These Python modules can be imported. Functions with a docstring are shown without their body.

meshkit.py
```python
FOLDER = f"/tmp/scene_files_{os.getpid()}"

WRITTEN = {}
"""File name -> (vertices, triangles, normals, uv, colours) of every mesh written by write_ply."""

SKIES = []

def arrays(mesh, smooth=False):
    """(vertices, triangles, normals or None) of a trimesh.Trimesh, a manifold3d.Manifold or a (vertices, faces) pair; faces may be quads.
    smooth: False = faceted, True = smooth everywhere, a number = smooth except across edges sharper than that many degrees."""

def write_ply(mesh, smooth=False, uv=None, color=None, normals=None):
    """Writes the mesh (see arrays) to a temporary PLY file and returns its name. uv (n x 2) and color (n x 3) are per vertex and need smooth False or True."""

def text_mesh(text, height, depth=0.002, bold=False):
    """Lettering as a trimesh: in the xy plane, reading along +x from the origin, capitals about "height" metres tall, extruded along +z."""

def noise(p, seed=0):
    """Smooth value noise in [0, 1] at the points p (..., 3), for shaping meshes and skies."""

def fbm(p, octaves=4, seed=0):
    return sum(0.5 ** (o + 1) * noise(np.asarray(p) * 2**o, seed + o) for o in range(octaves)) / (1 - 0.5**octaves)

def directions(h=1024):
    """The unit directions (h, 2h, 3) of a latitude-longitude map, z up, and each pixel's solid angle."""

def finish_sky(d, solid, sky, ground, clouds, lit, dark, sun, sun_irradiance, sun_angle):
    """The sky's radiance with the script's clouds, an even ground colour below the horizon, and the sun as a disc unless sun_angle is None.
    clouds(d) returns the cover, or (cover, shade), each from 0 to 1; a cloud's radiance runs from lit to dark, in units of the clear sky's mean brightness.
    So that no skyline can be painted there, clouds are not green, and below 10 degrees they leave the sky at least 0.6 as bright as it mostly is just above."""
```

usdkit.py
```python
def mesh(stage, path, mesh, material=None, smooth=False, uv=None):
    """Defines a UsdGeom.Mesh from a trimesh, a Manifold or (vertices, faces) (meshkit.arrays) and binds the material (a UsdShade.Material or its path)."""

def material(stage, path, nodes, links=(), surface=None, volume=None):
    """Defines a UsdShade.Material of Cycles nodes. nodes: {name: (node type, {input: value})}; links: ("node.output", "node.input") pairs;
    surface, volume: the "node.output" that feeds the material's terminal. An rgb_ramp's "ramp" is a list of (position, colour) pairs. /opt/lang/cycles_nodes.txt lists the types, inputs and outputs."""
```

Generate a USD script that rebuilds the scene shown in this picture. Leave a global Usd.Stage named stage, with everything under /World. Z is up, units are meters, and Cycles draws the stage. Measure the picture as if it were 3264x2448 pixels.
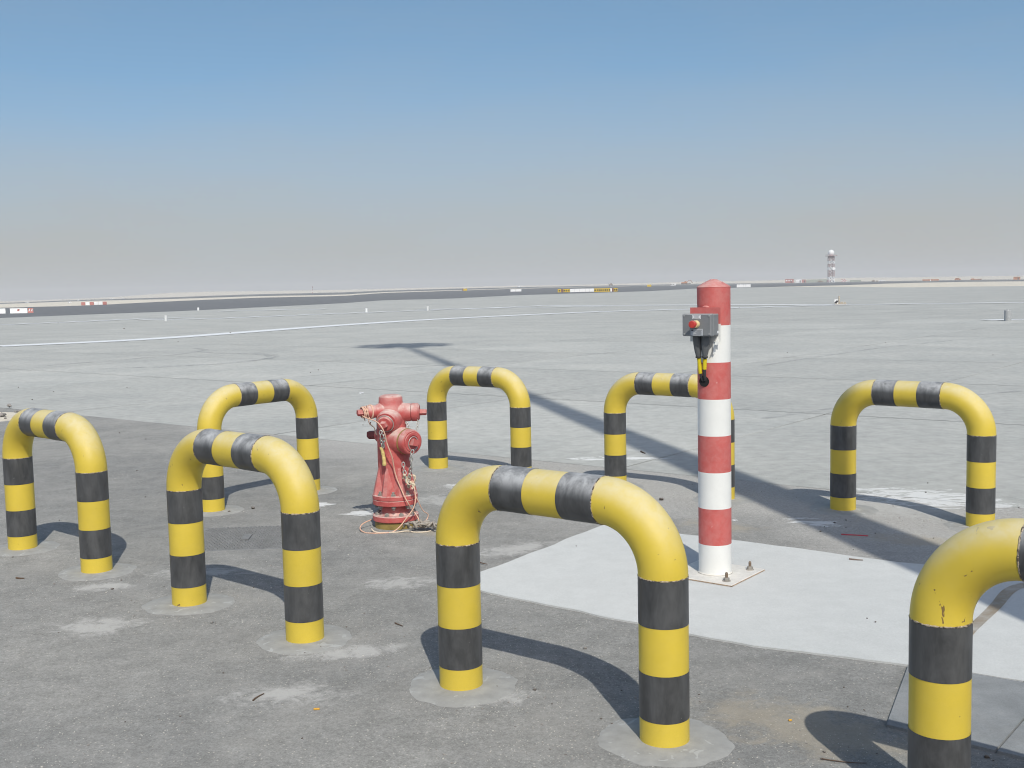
import math, random
import numpy as np
import trimesh, usdkit, meshkit
import shapely
from shapely.geometry import Polygon, Point
from shapely import affinity
from pxr import Gf, Sdf, Usd, UsdGeom, UsdLux, UsdShade, Vt

stage = Usd.Stage.CreateInMemory()
UsdGeom.SetStageUpAxis(stage, UsdGeom.Tokens.z)
UsdGeom.SetStageMetersPerUnit(stage, 1.0)
UsdGeom.Xform.Define(stage, '/World')
UsdGeom.Scope.Define(stage, '/World/Looks')
rng = np.random.default_rng(7)
PI = math.pi

# ------------------------------------------------------------------ camera, sky, sun, exposure
F_PX, PITCH, ROLL, CAM_H = 3500.0, 0.08698, -0.02168, 1.5413      # photograph is 3264 x 2448
SUN_AZ, SUN_EL = math.radians(168.0), math.radians(45.5)          # azimuth from +y towards +x
EXPOSURE = 0.0
SKY_STRENGTH, SUN_INTENSITY = 0.107, 0.86

cp, sp, cr, sr = math.cos(PITCH), math.sin(PITCH), math.cos(ROLL), math.sin(ROLL)
fwd = np.array([0, cp, -sp]); rt0 = np.array([1.0, 0, 0]); up0 = np.cross(rt0, fwd)
right = cr * rt0 + sr * up0
upv = -sr * rt0 + cr * up0
cam = UsdGeom.Camera.Define(stage, '/World/camera')
cam.AddTransformOp().Set(Gf.Matrix4d(*right, 0, *upv, 0, *(-fwd), 0, 0, 0, CAM_H, 1))
cam.CreateHorizontalApertureAttr(36.0)
cam.CreateVerticalApertureAttr(27.0)
cam.CreateFocalLengthAttr(36.0 * F_PX / 3264)
cam.CreateClippingRangeAttr(Gf.Vec2f(0.05, 30000))
cam.CreateExposureAttr(EXPOSURE)


def material(name, nodes, links, surface=None, volume=None):
    return usdkit.material(stage, '/World/Looks/' + name, nodes, links, surface=surface, volume=volume)


material('sky_air', {
    's': ('sky_texture', {'sky_type': 'single_scattering', 'sun_disc': False, 'sun_elevation': SUN_EL, 'sun_rotation': SUN_AZ,
                          'altitude': 20.0, 'air_density': 1.0, 'aerosol_density': 1.6, 'ozone_density': 1.3}),
    'hs': ('hsv', {'hue': 0.487, 'saturation': 1.10, 'value': 1.32}),
    'tc': ('texture_coordinate', {}),
    'sep': ('separate_xyz', {}),
    'lift': ('vector_math', {'math_type': 'add', 'vector2': (0.0, 0.0, 0.13)}),
    'el': ('map_range', {'range_type': 'smoothstep', 'from_min': 0.0, 'from_max': 0.21, 'to_min': 0.95, 'to_max': 0.0, 'clamp': True}),
    'hn': ('noise_texture', {'scale': 2.2, 'detail': 4.0, 'roughness': 0.6}), 'hm': ('mapping', {'mapping_type': 'point', 'scale': (1.0, 1.0, 5.0)}),
    'hr': ('map_range', {'from_min': 0.3, 'from_max': 0.7, 'to_min': -0.10, 'to_max': 0.10, 'clamp': True}), 'ha': ('math', {'math_type': 'add', 'use_clamp': True}),
    'm': ('mix_color', {'a': (0, 0, 0), 'b': (4.2, 4.18, 3.90)}),
    'b': ('background_shader', {'strength': SKY_STRENGTH})},
    [('tc.generated', 'lift.vector1'), ('lift.vector', 's.vector'), ('tc.generated', 'sep.vector'), ('sep.z', 'el.value'), ('tc.generated', 'hm.vector'), ('hm.vector', 'hn.vector'), ('hn.fac', 'hr.value'), ('el.result', 'ha.value1'), ('hr.result', 'ha.value2'), ('ha.value', 'm.fac'), ('s.color', 'hs.color'), ('hs.color', 'm.a'), ('m.result', 'b.color')], surface='b.background')
dome = UsdLux.DomeLight.Define(stage, '/World/sky')
dome.CreateIntensityAttr(1.0)
UsdShade.MaterialBindingAPI.Apply(dome.GetPrim()).Bind(UsdShade.Material.Get(stage, '/World/Looks/sky_air'))
dome.GetPrim().SetCustomDataByKey('kind', 'structure')

sun = UsdLux.DistantLight.Define(stage, '/World/sun')
sun.CreateNormalizeAttr(True)
sun.CreateIntensityAttr(SUN_INTENSITY)
sun.CreateAngleAttr(0.55)
sun.CreateColorAttr(Gf.Vec3f(1.0, 0.96, 0.865))
sund = np.array([math.sin(SUN_AZ) * math.cos(SUN_EL), math.cos(SUN_AZ) * math.cos(SUN_EL), math.sin(SUN_EL)])
zax = sund; xax = np.cross([0, 0, 1.0], zax); xax /= np.linalg.norm(xax); yax = np.cross(zax, xax)
sun.AddTransformOp().Set(Gf.Matrix4d(*xax, 0, *yax, 0, *zax, 0, *(zax * 60), 1))

# ------------------------------------------------------------------ picture geometry -> place in the world
CX, CY = 1632.0, 1224.0
GA = -0.664                                     # direction of the paving joints and of the barrier rows
U = np.array([math.cos(GA), math.sin(GA)]); N = np.array([-math.sin(GA), math.cos(GA)])


def ray(px, py):
    d = right * ((px - CX) / F_PX) - upv * ((py - CY) / F_PX) + fwd
    return d / np.linalg.norm(d)


def ground(px, py, z=0.0):
    d = ray(px, py)
    return np.array([0, 0, CAM_H]) + d * ((z - CAM_H) / d[2])


# ------------------------------------------------------------------ helpers: prims
taken = {}


def numbered(name, parent):
    k = (parent, name)
    n = taken.get(k, 0); taken[k] = n + 1
    return name if n == 0 else f'{name}_{n:03d}'


def pathof(name, parent=None):
    base = str(parent.GetPath()) if parent is not None else '/World'
    return f'{base}/{numbered(name, base)}'


def tag(p, label=None, cat=None, group=None, kind=None):
    for k, v in (('label', label), ('category', cat), ('group', group), ('kind', kind)):
        if v:
            p.SetCustomDataByKey(k, v)
    return p


def obj(name, mesh, mat, parent=None, smooth=False, **kw):
    if isinstance(mesh, list):
        mesh = trimesh.util.concatenate(mesh)
    m = usdkit.mesh(stage, pathof(name, parent), mesh, f'/World/Looks/{mat}', smooth=smooth)
    return tag(m.GetPrim(), **kw)


def thing(name, label=None, cat=None, loc=(0, 0, 0), rotz=0.0, group=None, kind=None):
    x = UsdGeom.Xform.Define(stage, pathof(name))
    x.AddTranslateOp().Set(Gf.Vec3d(*map(float, loc)))
    x.AddRotateZOp().Set(math.degrees(rotz))
    return tag(x.GetPrim(), label, cat, group, kind)


# ------------------------------------------------------------------ helpers: meshes
def box(sx, sy, sz, c=(0, 0, 0), rot=None):
    m = trimesh.creation.box((sx, sy, sz))
    if rot is not None:
        m.apply_transform(rot)
    m.apply_translation(c)
    return m


def rotm(axis, deg):
    return trimesh.transformations.rotation_matrix(math.radians(deg), axis)


def cbox(sx, sy, sz, b, c=(0, 0, 0), rot=None):
    """A box with chamfered edges."""
    pts = []
    for i in (-1, 1):
        for j in (-1, 1):
            for k in (-1, 1):
                x, y, z = i * sx / 2, j * sy / 2, k * sz / 2
                pts += [(x - i * b, y - j * b, z), (x - i * b, y, z - k * b), (x, y - j * b, z - k * b)]
    m = trimesh.convex.convex_hull(np.array(pts))
    if rot is not None:
        m.apply_transform(rot)
    m.apply_translation(c)
    return m


def frame_of(d):
    d = np.asarray(d, float); d = d / np.linalg.norm(d)
    a = np.cross(d, [0, 0, 1.0]) if abs(d[2]) < 0.95 else np.cross(d, [1.0, 0, 0])
    a /= np.linalg.norm(a)
    return d, a, np.cross(d, a)


def lathe(profile, origin=(0, 0, 0), axis=(0, 0, 1), n=40, phase=0.0, jitter=None):
    """profile: list of (radius, distance along the axis)."""
    d, a, b = frame_of(axis)
    ang = np.arange(n) * 2 * PI / n + phase
    ring = np.cos(ang)[:, None] * a + np.sin(ang)[:, None] * b
    V = np.concatenate([np.asarray(origin) + d * t + ring * max(r, 1e-5) for r, t in profile])
    Fc = []
    for i in range(len(profile) - 1):
        for k in range(n):
            p, q = i * n + k, i * n + (k + 1) % n
            Fc += [(p, q, q + n), (p, q + n, p + n)]
    m = trimesh.Trimesh(V, Fc, process=False)
    if m.volume < 0:
        m.invert()
    return m


def cyl(r, p0, p1, n=32, r1=None):
    p0, p1 = np.asarray(p0, float), np.asarray(p1, float)
    L = np.linalg.norm(p1 - p0)
    r1 = r if r1 is None else r1
    return lathe([(0, 0), (r, 0), (r1, L), (0, L)], p0, p1 - p0, n)


def tube(pts, r, n=8, closed=False):
    p = np.asarray(pts, float)
    t = (np.roll(p, -1, 0) - np.roll(p, 1, 0)) if closed else np.gradient(p, axis=0)
    t /= np.linalg.norm(t, axis=1, keepdims=True) + 1e-12
    _, a, _ = frame_of(t[0])
    A = []
    for i in range(len(p)):
        a = a - t[i] * (a @ t[i]); a /= np.linalg.norm(a) + 1e-12
        A.append(a)
    A = np.array(A); B = np.cross(t, A)
    rr = np.broadcast_to(r, (len(p),))[:, None, None]
    ang = np.arange(n) * 2 * PI / n
    V = (p[:, None] + rr * (np.cos(ang)[None, :, None] * A[:, None] + np.sin(ang)[None, :, None] * B[:, None])).reshape(-1, 3)
    Fc = []
    m = len(p)
    for i in range(m if closed else m - 1):
        j = (i + 1) % m
        for k in range(n):
            q = (k + 1) % n
            Fc += [(i * n + k, i * n + q, j * n + q), (i * n + k, j * n + q, j * n + k)]
    if not closed:
        V = np.vstack([V, p[0], p[-1]])
        for k in range(n):
            q = (k + 1) % n
            Fc += [(m * n, q, k), (m * n + 1, (m - 1) * n + k, (m - 1) * n + q)]
    return trimesh.Trimesh(V, Fc, process=False)


def smoothpath(pts, n=60):
    from scipy.interpolate import CubicSpline
    p = np.asarray(pts, float)
    s = np.r_[0, np.cumsum(np.linalg.norm(np.diff(p, axis=0), axis=1))]
    return CubicSpline(s, p)(np.linspace(0, s[-1], n))


def ball(r, c, sub=2, squash=(1, 1, 1)):
    m = trimesh.creation.icosphere(sub, r)
    m.vertices = m.vertices * squash + np.asarray(c)
    return m


def sheet(poly, z, edge=None):
    """A flat sheet from a shapely polygon (list of triangles from constrained triangulation)."""
    V, Fc = trimesh.creation.triangulate_polygon(poly, engine='earcut')
    V = np.c_[V, np.full(len(V), z)]
    m = trimesh.Trimesh(V, Fc, process=False)
    if len(m.faces) and m.face_normals[:, 2].mean() < 0:
        m.invert()
    return m


def slabmesh(poly, z0, z1):
    m = trimesh.creation.extrude_polygon(poly, z1 - z0, engine='earcut')
    m.apply_translation((0, 0, z0))
    return m


def stone(r, seed, sub=1):
    g = np.random.default_rng(seed)
    m = trimesh.creation.icosphere(sub, 1.0)
    v = m.vertices * (1 + 0.28 * g.standard_normal((len(m.vertices), 1)).clip(-1.2, 1.2)) * g.uniform(0.65, 1.15, 3)
    m.vertices = v * r
    m.vertices[:, 2] *= 0.7
    m.apply_translation((0, 0, -m.bounds[0, 2]))
    return m


# ------------------------------------------------------------------ helpers: materials
def plain(name, col, rough=0.6, metallic=0.0, spec=0.4, var=0.12, scale=30.0, bump=0.0, bscale=200.0, dust=0.0, dustcol=(0.50, 0.47, 0.43), chips=None,
          dust_lo=0.05, dust_hi=0.95, dust_min=0.06, d2min=0.45, dscale=22.0, dstretch=(1, 1, 1), chip_scale=14.0, chip_at=0.74):
    """Painted or bare surface: base colour with fine mottling, dust lying on what faces up, optional chipped spots."""
    nodes = {
        'g': ('geometry', {}),
        'n1': ('noise_texture', {'scale': scale, 'detail': 5.0, 'roughness': 0.6}),
        'v': ('map_range', {'from_min': 0.25, 'from_max': 0.75, 'to_min': 1 - var, 'to_max': 1 + var, 'clamp': True}),
        'c': ('mix_color', {'blend_type': 'multiply', 'fac': 1.0, 'a': col, 'b': (1, 1, 1), 'use_clamp': False}),
        'cc': ('combine_xyz', {}),
        'p': ('principled_bsdf', {'roughness': rough, 'metallic': metallic, 'specular_ior_level': spec})}
    links = [('g.position', 'n1.vector'), ('n1.fac', 'v.value'), ('v.result', 'cc.x'), ('v.result', 'cc.y'), ('v.result', 'cc.z'), ('cc.vector', 'c.b')]
    last = 'c.result'
    if chips is not None:
        nodes |= {
            'cn': ('noise_texture', {'scale': chip_scale, 'detail': 3.0, 'roughness': 0.75, 'distortion': 0.6}),
            'cr': ('map_range', {'range_type': 'smoothstep', 'from_min': chip_at, 'from_max': chip_at + 0.02, 'to_min': 0.0, 'to_max': 0.9, 'clamp': True}),
            'cm': ('mix_color', {'b': chips})}
        links += [('g.position', 'cn.vector'), ('cn.fac', 'cr.value'), ('cr.result', 'cm.fac'), (last, 'cm.a')]
        last = 'cm.result'
    if dust > 0:
        nodes |= {
            'sep': ('separate_xyz', {}),
            'up': ('map_range', {'range_type': 'smoothstep', 'from_min': dust_lo, 'from_max': dust_hi, 'to_min': dust_min, 'to_max': 1.0, 'clamp': True}),
            'n2m': ('mapping', {'mapping_type': 'point', 'scale': dstretch}),
            'n2': ('noise_texture', {'scale': dscale, 'detail': 6.0, 'roughness': 0.7, 'distortion': 0.4}),
            'd2': ('map_range', {'from_min': 0.36, 'from_max': 0.62, 'to_min': d2min, 'to_max': 1.0, 'clamp': True}),
            'dm': ('math', {'math_type': 'multiply'}),
            'dk': ('math', {'math_type': 'multiply', 'value2': dust, 'use_clamp': True}),
            'mx': ('mix_color', {'b': dustcol})}
        links += [('g.normal', 'sep.vector'), ('sep.z', 'up.value'), ('g.position', 'n2m.vector'), ('n2m.vector', 'n2.vector'), ('n2.fac', 'd2.value'),
                  ('up.result', 'dm.value1'), ('d2.result', 'dm.value2'), ('dm.value', 'dk.value1'), ('dk.value', 'mx.fac'), (last, 'mx.a')]
        last = 'mx.result'
        nodes |= {'rr': ('map_range', {'from_min': 0.0, 'from_max': 1.0, 'to_min': rough, 'to_max': 0.9, 'clamp': True})}
        links += [('dk.value', 'rr.value'), ('rr.result', 'p.roughness')]
    links.append((last, 'p.base_color'))
    if bump > 0:
        nodes |= {'bn': ('noise_texture', {'scale': bscale, 'detail': 4.0}), 'bp': ('bump', {'strength': bump, 'distance': 0.002})}
        links += [('g.position', 'bn.vector'), ('bn.fac', 'bp.height'), ('bp.normal', 'p.normal')]
    return material(name, nodes, links, surface='p.BSDF')


DUST = (0.52, 0.485, 0.43)
plain('yellow_paint', (0.60, 0.445, 0.040), 0.40, dust=0.80, dust_min=0.08, dustcol=(0.63, 0.56, 0.36), d2min=0.62, dust_lo=0.1, dust_hi=0.8, chips=(0.15, 0.08, 0.035), chip_scale=17.0, chip_at=0.690, var=0.11, scale=3.5)
plain('black_paint', (0.022, 0.0225, 0.023), 0.36, dust=1.0, dust_min=0.15, d2min=0.40, dscale=17.0, dstretch=(1, 1, 0.3), dust_lo=0.05, dust_hi=0.75, dustcol=(0.43, 0.435, 0.44), chips=(0.20, 0.20, 0.20), chip_scale=60.0, chip_at=0.72, var=0.3, scale=18)
plain('weld_seam', (0.36, 0.30, 0.22), 0.7, var=0.6, scale=120, bump=0.6, bscale=300, chips=(0.06, 0.045, 0.035), chip_scale=70, chip_at=0.50)
plain('red_paint', (0.50, 0.062, 0.055), 0.48, dust=0.78, dust_min=0.33, dustcol=(0.60, 0.42, 0.38), var=0.12, scale=9, chips=(0.62, 0.44, 0.40), chip_scale=16, chip_at=0.68)
plain('hydrant_red', (0.46, 0.055, 0.052), 0.5, dust=1.0, dust_min=0.18, dustcol=(0.60, 0.47, 0.42), var=0.18, scale=14, bump=0.35, bscale=160, dust_lo=-0.05, dust_hi=0.7, dscale=14.0, d2min=0.3)
plain('hydrant_red_dark', (0.20, 0.03, 0.028), 0.6, dust=0.4, dustcol=(0.45, 0.36, 0.32), var=0.2, scale=30)
plain('white_paint', (0.74, 0.74, 0.71), 0.42, dust=0.25, var=0.04, scale=8)
plain('plate_paint', (0.72, 0.69, 0.63), 0.5, dust=0.2, var=0.12, scale=30, chips=(0.26, 0.15, 0.08), chip_scale=45, chip_at=0.69)
plain('rusty_edge', (0.36, 0.24, 0.15), 0.8, var=0.5, scale=60)
plain('brass_ring', (0.26, 0.19, 0.055), 0.6, var=0.35, scale=18, dust=0.4)
plain('bolt_steel', (0.30, 0.28, 0.25), 0.55, metallic=0.3, dust=0.75, var=0.2)
plain('bolt_rust', (0.17, 0.12, 0.08), 0.7, dust=0.4, var=0.35)
plain('chain_steel', (0.50, 0.49, 0.45), 0.4, metallic=0.6, dust=0.3)
plain('box_grey', (0.165, 0.175, 0.185), 0.45, dust=0.6, dust_min=0.2, dustcol=(0.46, 0.45, 0.43), var=0.12, scale=20)
plain('box_grey_light', (0.24, 0.25, 0.255), 0.5, dust=0.5, var=0.1)
plain('label_white', (0.74, 0.75, 0.76), 0.5, var=0.05)
plain('label_grey', (0.42, 0.44, 0.46), 0.4, var=0.08)
plain('print_dark', (0.05, 0.05, 0.07), 0.6)
plain('button_red', (0.50, 0.045, 0.035), 0.35, dust=0.2)
plain('button_cream', (0.72, 0.58, 0.30), 0.45, dust=0.2)
plain('gland_rubber', (0.10, 0.105, 0.11), 0.6, dust=0.6, dustcol=(0.40, 0.40, 0.39), var=0.2)
plain('cable_black', (0.035, 0.035, 0.038), 0.55, dust=0.4)
plain('sleeve_yellow', (0.62, 0.50, 0.02), 0.4, var=0.08)
plain('hole_dark', (0.015, 0.014, 0.014), 0.9)
plain('cord_pink', (0.66, 0.42, 0.31), 0.9, var=0.25, scale=200)
plain('cord_pale', (0.66, 0.56, 0.44), 0.9, var=0.25, scale=200)
plain('cord_brown', (0.20, 0.15, 0.12), 0.9, var=0.3, scale=200)
plain('tag_yellow', (0.60, 0.46, 0.18), 0.7, var=0.3, scale=90)
plain('cloth_tan', (0.58, 0.49, 0.36), 0.9, var=0.25, scale=80)
plain('rope_brown', (0.27, 0.24, 0.20), 0.95, var=0.4, scale=70, dust=0.4)
plain('stone_dark', (0.085, 0.07, 0.06), 0.9, var=0.35, scale=120, dust=0.35)
plain('stone_grey', (0.26, 0.24, 0.22), 0.9, var=0.35, scale=120)
plain('stone_pale', (0.52, 0.50, 0.45), 0.9, var=0.25, scale=120)
plain('twig_brown', (0.12, 0.08, 0.055), 0.9, var=0.3, scale=100)
plain('scrap_orange', (0.62, 0.33, 0.05), 0.6)
plain('scrap_red', (0.50, 0.07, 0.09), 0.5)
plain('galvanized', (0.36, 0.37, 0.38), 0.45, metallic=0.5, var=0.1)
plain('pale_marker', (0.62, 0.63, 0.62), 0.9, var=0.1, scale=25, dust=0.3)
plain('concrete_marker', (0.36, 0.37, 0.37), 0.9, var=0.2, scale=25, dust=0.3)
plain('far_white', (0.80, 0.80, 0.79), 0.5, var=0.04)
plain('far_red', (0.44, 0.18, 0.16), 0.6, var=0.1)
plain('far_maroon', (0.20, 0.10, 0.09), 0.6, var=0.1)
plain('far_yellow', (0.60, 0.41, 0.03), 0.55, var=0.08)
plain('far_orange', (0.46, 0.17, 0.06), 0.6, var=0.12)
plain('far_dark', (0.05, 0.05, 0.055), 0.6)
plain('far_glass', (0.04, 0.05, 0.06), 0.15)
plain('far_green', (0.34, 0.37, 0.31), 0.8, var=0.12, scale=1.0)
plain('far_brown', (0.20, 0.14, 0.10), 0.8, var=0.2)
plain('radome_white', (0.80, 0.80, 0.79), 0.5, var=0.02)
plain('steel_red_white', (0.40, 0.25, 0.24), 0.6, var=0.05)
plain('timber', (0.44, 0.385, 0.31), 0.8, var=0.25, scale=15)

# hoop footings: pale cast concrete with a chalky rim
plain('footing_concrete', (0.335, 0.33, 0.312), 0.9, var=0.16, scale=16, bump=0.5, bscale=120, chips=(0.42, 0.42, 0.405), chip_scale=11, chip_at=0.60)


def spots_nodes(nodes, links, spots, warp_scale, lo, hi, key, seedloc=(0, 0, 0), rough=0.78, stretch=None, lift=0.42):
    """Adds a 0..1 mask of ragged patches: a noise field lifted round the given (x, y, rx, ry, angle deg) places."""
    last = None
    for i, (x, y, rx, ry, a) in enumerate(spots):
        k = f'{key}{i}'
        nodes[k + 'mp'] = ('mapping', {'mapping_type': 'texture', 'location': (x, y, 0.0), 'rotation': (0, 0, math.radians(a)), 'scale': (rx, ry, 1e3)})
        nodes[k + 'ln'] = ('vector_math', {'math_type': 'length'})
        nodes[k + 'fr'] = ('map_range', {'range_type': 'smoothstep', 'from_min': 0.0, 'from_max': 1.0, 'to_min': lift, 'to_max': 0.0, 'clamp': True})
        links += [('g.position', k + 'mp.vector'), (k + 'mp.vector', k + 'ln.vector1'), (k + 'ln.value', k + 'fr.value')]
        if last is None:
            last = k + 'fr.result'
        else:
            nodes[k + 'mx'] = ('math', {'math_type': 'maximum'})
            links += [(last, k + 'mx.value1'), (k + 'fr.result', k + 'mx.value2')]
            last = k + 'mx.value'
    nodes[key + 'nm'] = ('mapping', {'mapping_type': 'point', 'location': seedloc, 'rotation': (0, 0, 0.66), 'scale': stretch or (1, 1, 1)})
    nodes[key + 'nz'] = ('noise_texture', {'scale': warp_scale, 'detail': 9.0, 'roughness': rough, 'distortion': 0.5})
    nodes[key + 'ad'] = ('math', {'math_type': 'add'})
    nodes[key + 'st'] = ('map_range', {'range_type': 'smoothstep', 'from_min': lo, 'from_max': hi, 'to_min': 0.0, 'to_max': 1.0, 'clamp': True})
    links += [('g.position', key + 'nm.vector'), (key + 'nm.vector', key + 'nz.vector'), (last, key + 'ad.value1'), (key + 'nz.fac', key + 'ad.value2'), (key + 'ad.value', key + 'st.value')]
    return key + 'st.result'


def ground_material(name, dark, light, spots, sand_spots, aggregate=True, dustiness=0.5, grid=None, tone_random=0.0, fine=1.0, dustcol=(0.36, 0.35, 0.335), mott=0.16, edge=False, chalk=None):
    nodes = {
        'g': ('geometry', {}),
        'big': ('noise_texture', {'scale': 0.55, 'detail': 7.0, 'roughness': 0.62, 'distortion': 0.3}),
        'bigr': ('map_range', {'from_min': 0.34, 'from_max': 0.66, 'to_min': 0.0, 'to_max': 1.0, 'clamp': True}),
        'mid': ('noise_texture', {'scale': 7.0, 'detail': 6.0, 'roughness': 0.7}),
        'midr': ('map_range', {'from_min': 0.3, 'from_max': 0.7, 'to_min': 1 - mott, 'to_max': 1 + mott, 'clamp': True}),
        'base': ('mix_color', {'a': dark, 'b': light}),
        'midc': ('combine_xyz', {}),
        'bm': ('mix_color', {'blend_type': 'multiply', 'fac': 1.0, 'use_clamp': False}),
        'fn': ('noise_texture', {'scale': 150.0, 'detail': 3.0, 'roughness': 0.7}),
        'fr': ('map_range', {'from_min': 0.3, 'from_max': 0.7, 'to_min': 1 - 0.26 * fine, 'to_max': 1 + 0.26 * fine, 'clamp': True}),
        'fc': ('combine_xyz', {}),
        'fm': ('mix_color', {'blend_type': 'multiply', 'fac': 1.0, 'use_clamp': False}),
        'p': ('principled_bsdf', {'roughness': 0.92, 'specular_ior_level': 0.25, 'diffuse_roughness': 0.5}),
        'bp': ('bump', {'strength': 0.55 * fine, 'distance': 0.004})}
    links = [('g.position', 'big.vector'), ('big.fac', 'bigr.value'), ('bigr.result', 'base.fac'), ('g.position', 'mid.vector'), ('mid.fac', 'midr.value'),
             ('midr.result', 'midc.x'), ('midr.result', 'midc.y'), ('midr.result', 'midc.z'), ('base.result', 'bm.a'), ('midc.vector', 'bm.b'),
             ('g.position', 'fn.vector'), ('fn.fac', 'fr.value'), ('fr.result', 'fc.x'), ('fr.result', 'fc.y'), ('fr.result', 'fc.z'),
             ('bm.result', 'fm.a'), ('fc.vector', 'fm.b'), ('fn.fac', 'bp.height'), ('bp.normal', 'p.normal')]
    last = 'fm.result'
    if edge:                                    # blown dust gathers towards the joint with the apron and to the right
        nodes |= {
            'en': ('vector_math', {'math_type': 'dot_product', 'vector2': (float(N[0]) * 0.80, float(N[1]) * 0.80, 0)}), 'eu': ('vector_math', {'math_type': 'dot_product', 'vector2': (float(U[0]) * 0.16, float(U[1]) * 0.16, 0)}),
            'ez': ('noise_texture', {'scale': 1.1, 'detail': 9.0, 'roughness': 0.72, 'distortion': 0.5}), 'ek': ('math', {'math_type': 'multiply_add', 'value2': 2.6, 'value3': -5.3}),
            'e1': ('math', {'math_type': 'add'}), 'e2': ('math', {'math_type': 'add'}),
            'er': ('map_range', {'range_type': 'smoothstep', 'from_min': -0.25, 'from_max': 1.1, 'to_min': 0.0, 'to_max': 0.88, 'clamp': True}), 'ex': ('mix_color', {'b': (0.350, 0.342, 0.325)})}
        links += [('g.position', 'en.vector1'), ('g.position', 'eu.vector1'), ('g.position', 'ez.vector'), ('ez.fac', 'ek.value1'), ('en.value', 'e1.value1'), ('eu.value', 'e1.value2'), ('e1.value', 'e2.value1'), ('ek.value', 'e2.value2'),
                  ('e2.value', 'er.value'), ('er.result', 'ex.fac'), ('bm.result', 'ex.a'), ('ex.result', 'fm.a')]
        links.remove(('bm.result', 'fm.a'))
    if aggregate:
        nodes |= {
            'sn': ('noise_texture', {'scale': 42.0, 'detail': 4.0, 'roughness': 0.8}), 'sr': ('map_range', {'from_min': 0.34, 'from_max': 0.66, 'to_min': 0.84, 'to_max': 1.16, 'clamp': True}), 'sc': ('combine_xyz', {}),
            'sx': ('mix_color', {'blend_type': 'multiply', 'fac': 1.0, 'use_clamp': False})}
        links += [('g.position', 'sn.vector'), ('sn.fac', 'sr.value'), ('sr.result', 'sc.x'), ('sr.result', 'sc.y'), ('sr.result', 'sc.z'), (last, 'sx.a'), ('sc.vector', 'sx.b')]
        last = 'sx.result'
        nodes |= {
            'vo': ('voronoi_texture', {'scale': 62.0, 'feature': 'f1'}),
            'vr': ('map_range', {'range_type': 'smoothstep', 'from_min': 0.14, 'from_max': 0.24, 'to_min': 1.0, 'to_max': 0.0, 'clamp': True}),
            'vs': ('separate_color', {}),
            'vt': ('map_range', {'range_type': 'stepped' if False else 'smoothstep', 'from_min': 0.66, 'from_max': 0.70, 'to_min': 0.0, 'to_max': 0.7, 'clamp': True}),
            'vm': ('math', {'math_type': 'multiply'}),
            'vx': ('mix_color', {'b': (0.50, 0.47, 0.41)})}
        links += [('g.position', 'vo.vector'), ('vo.distance', 'vr.value'), ('vo.color', 'vs.color'), ('vs.r', 'vt.value'), ('vr.result', 'vm.value1'), ('vt.result', 'vm.value2'),
                  ('vm.value', 'vx.fac'), (last, 'vx.a')]
        last = 'vx.result'
    if dustiness > 0:
        nodes |= {
            'dn': ('noise_texture', {'scale': 2.1, 'detail': 9.0, 'roughness': 0.74, 'distortion': 0.6}),
            'dr': ('map_range', {'range_type': 'smoothstep', 'from_min': 0.46, 'from_max': 0.70, 'to_min': 0.0, 'to_max': dustiness, 'clamp': True}),
            'dx': ('mix_color', {'b': dustcol})}
        links += [('g.position', 'dn.vector'), ('dn.fac', 'dr.value'), ('dr.result', 'dx.fac'), (last, 'dx.a')]
        last = 'dx.result'
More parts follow.
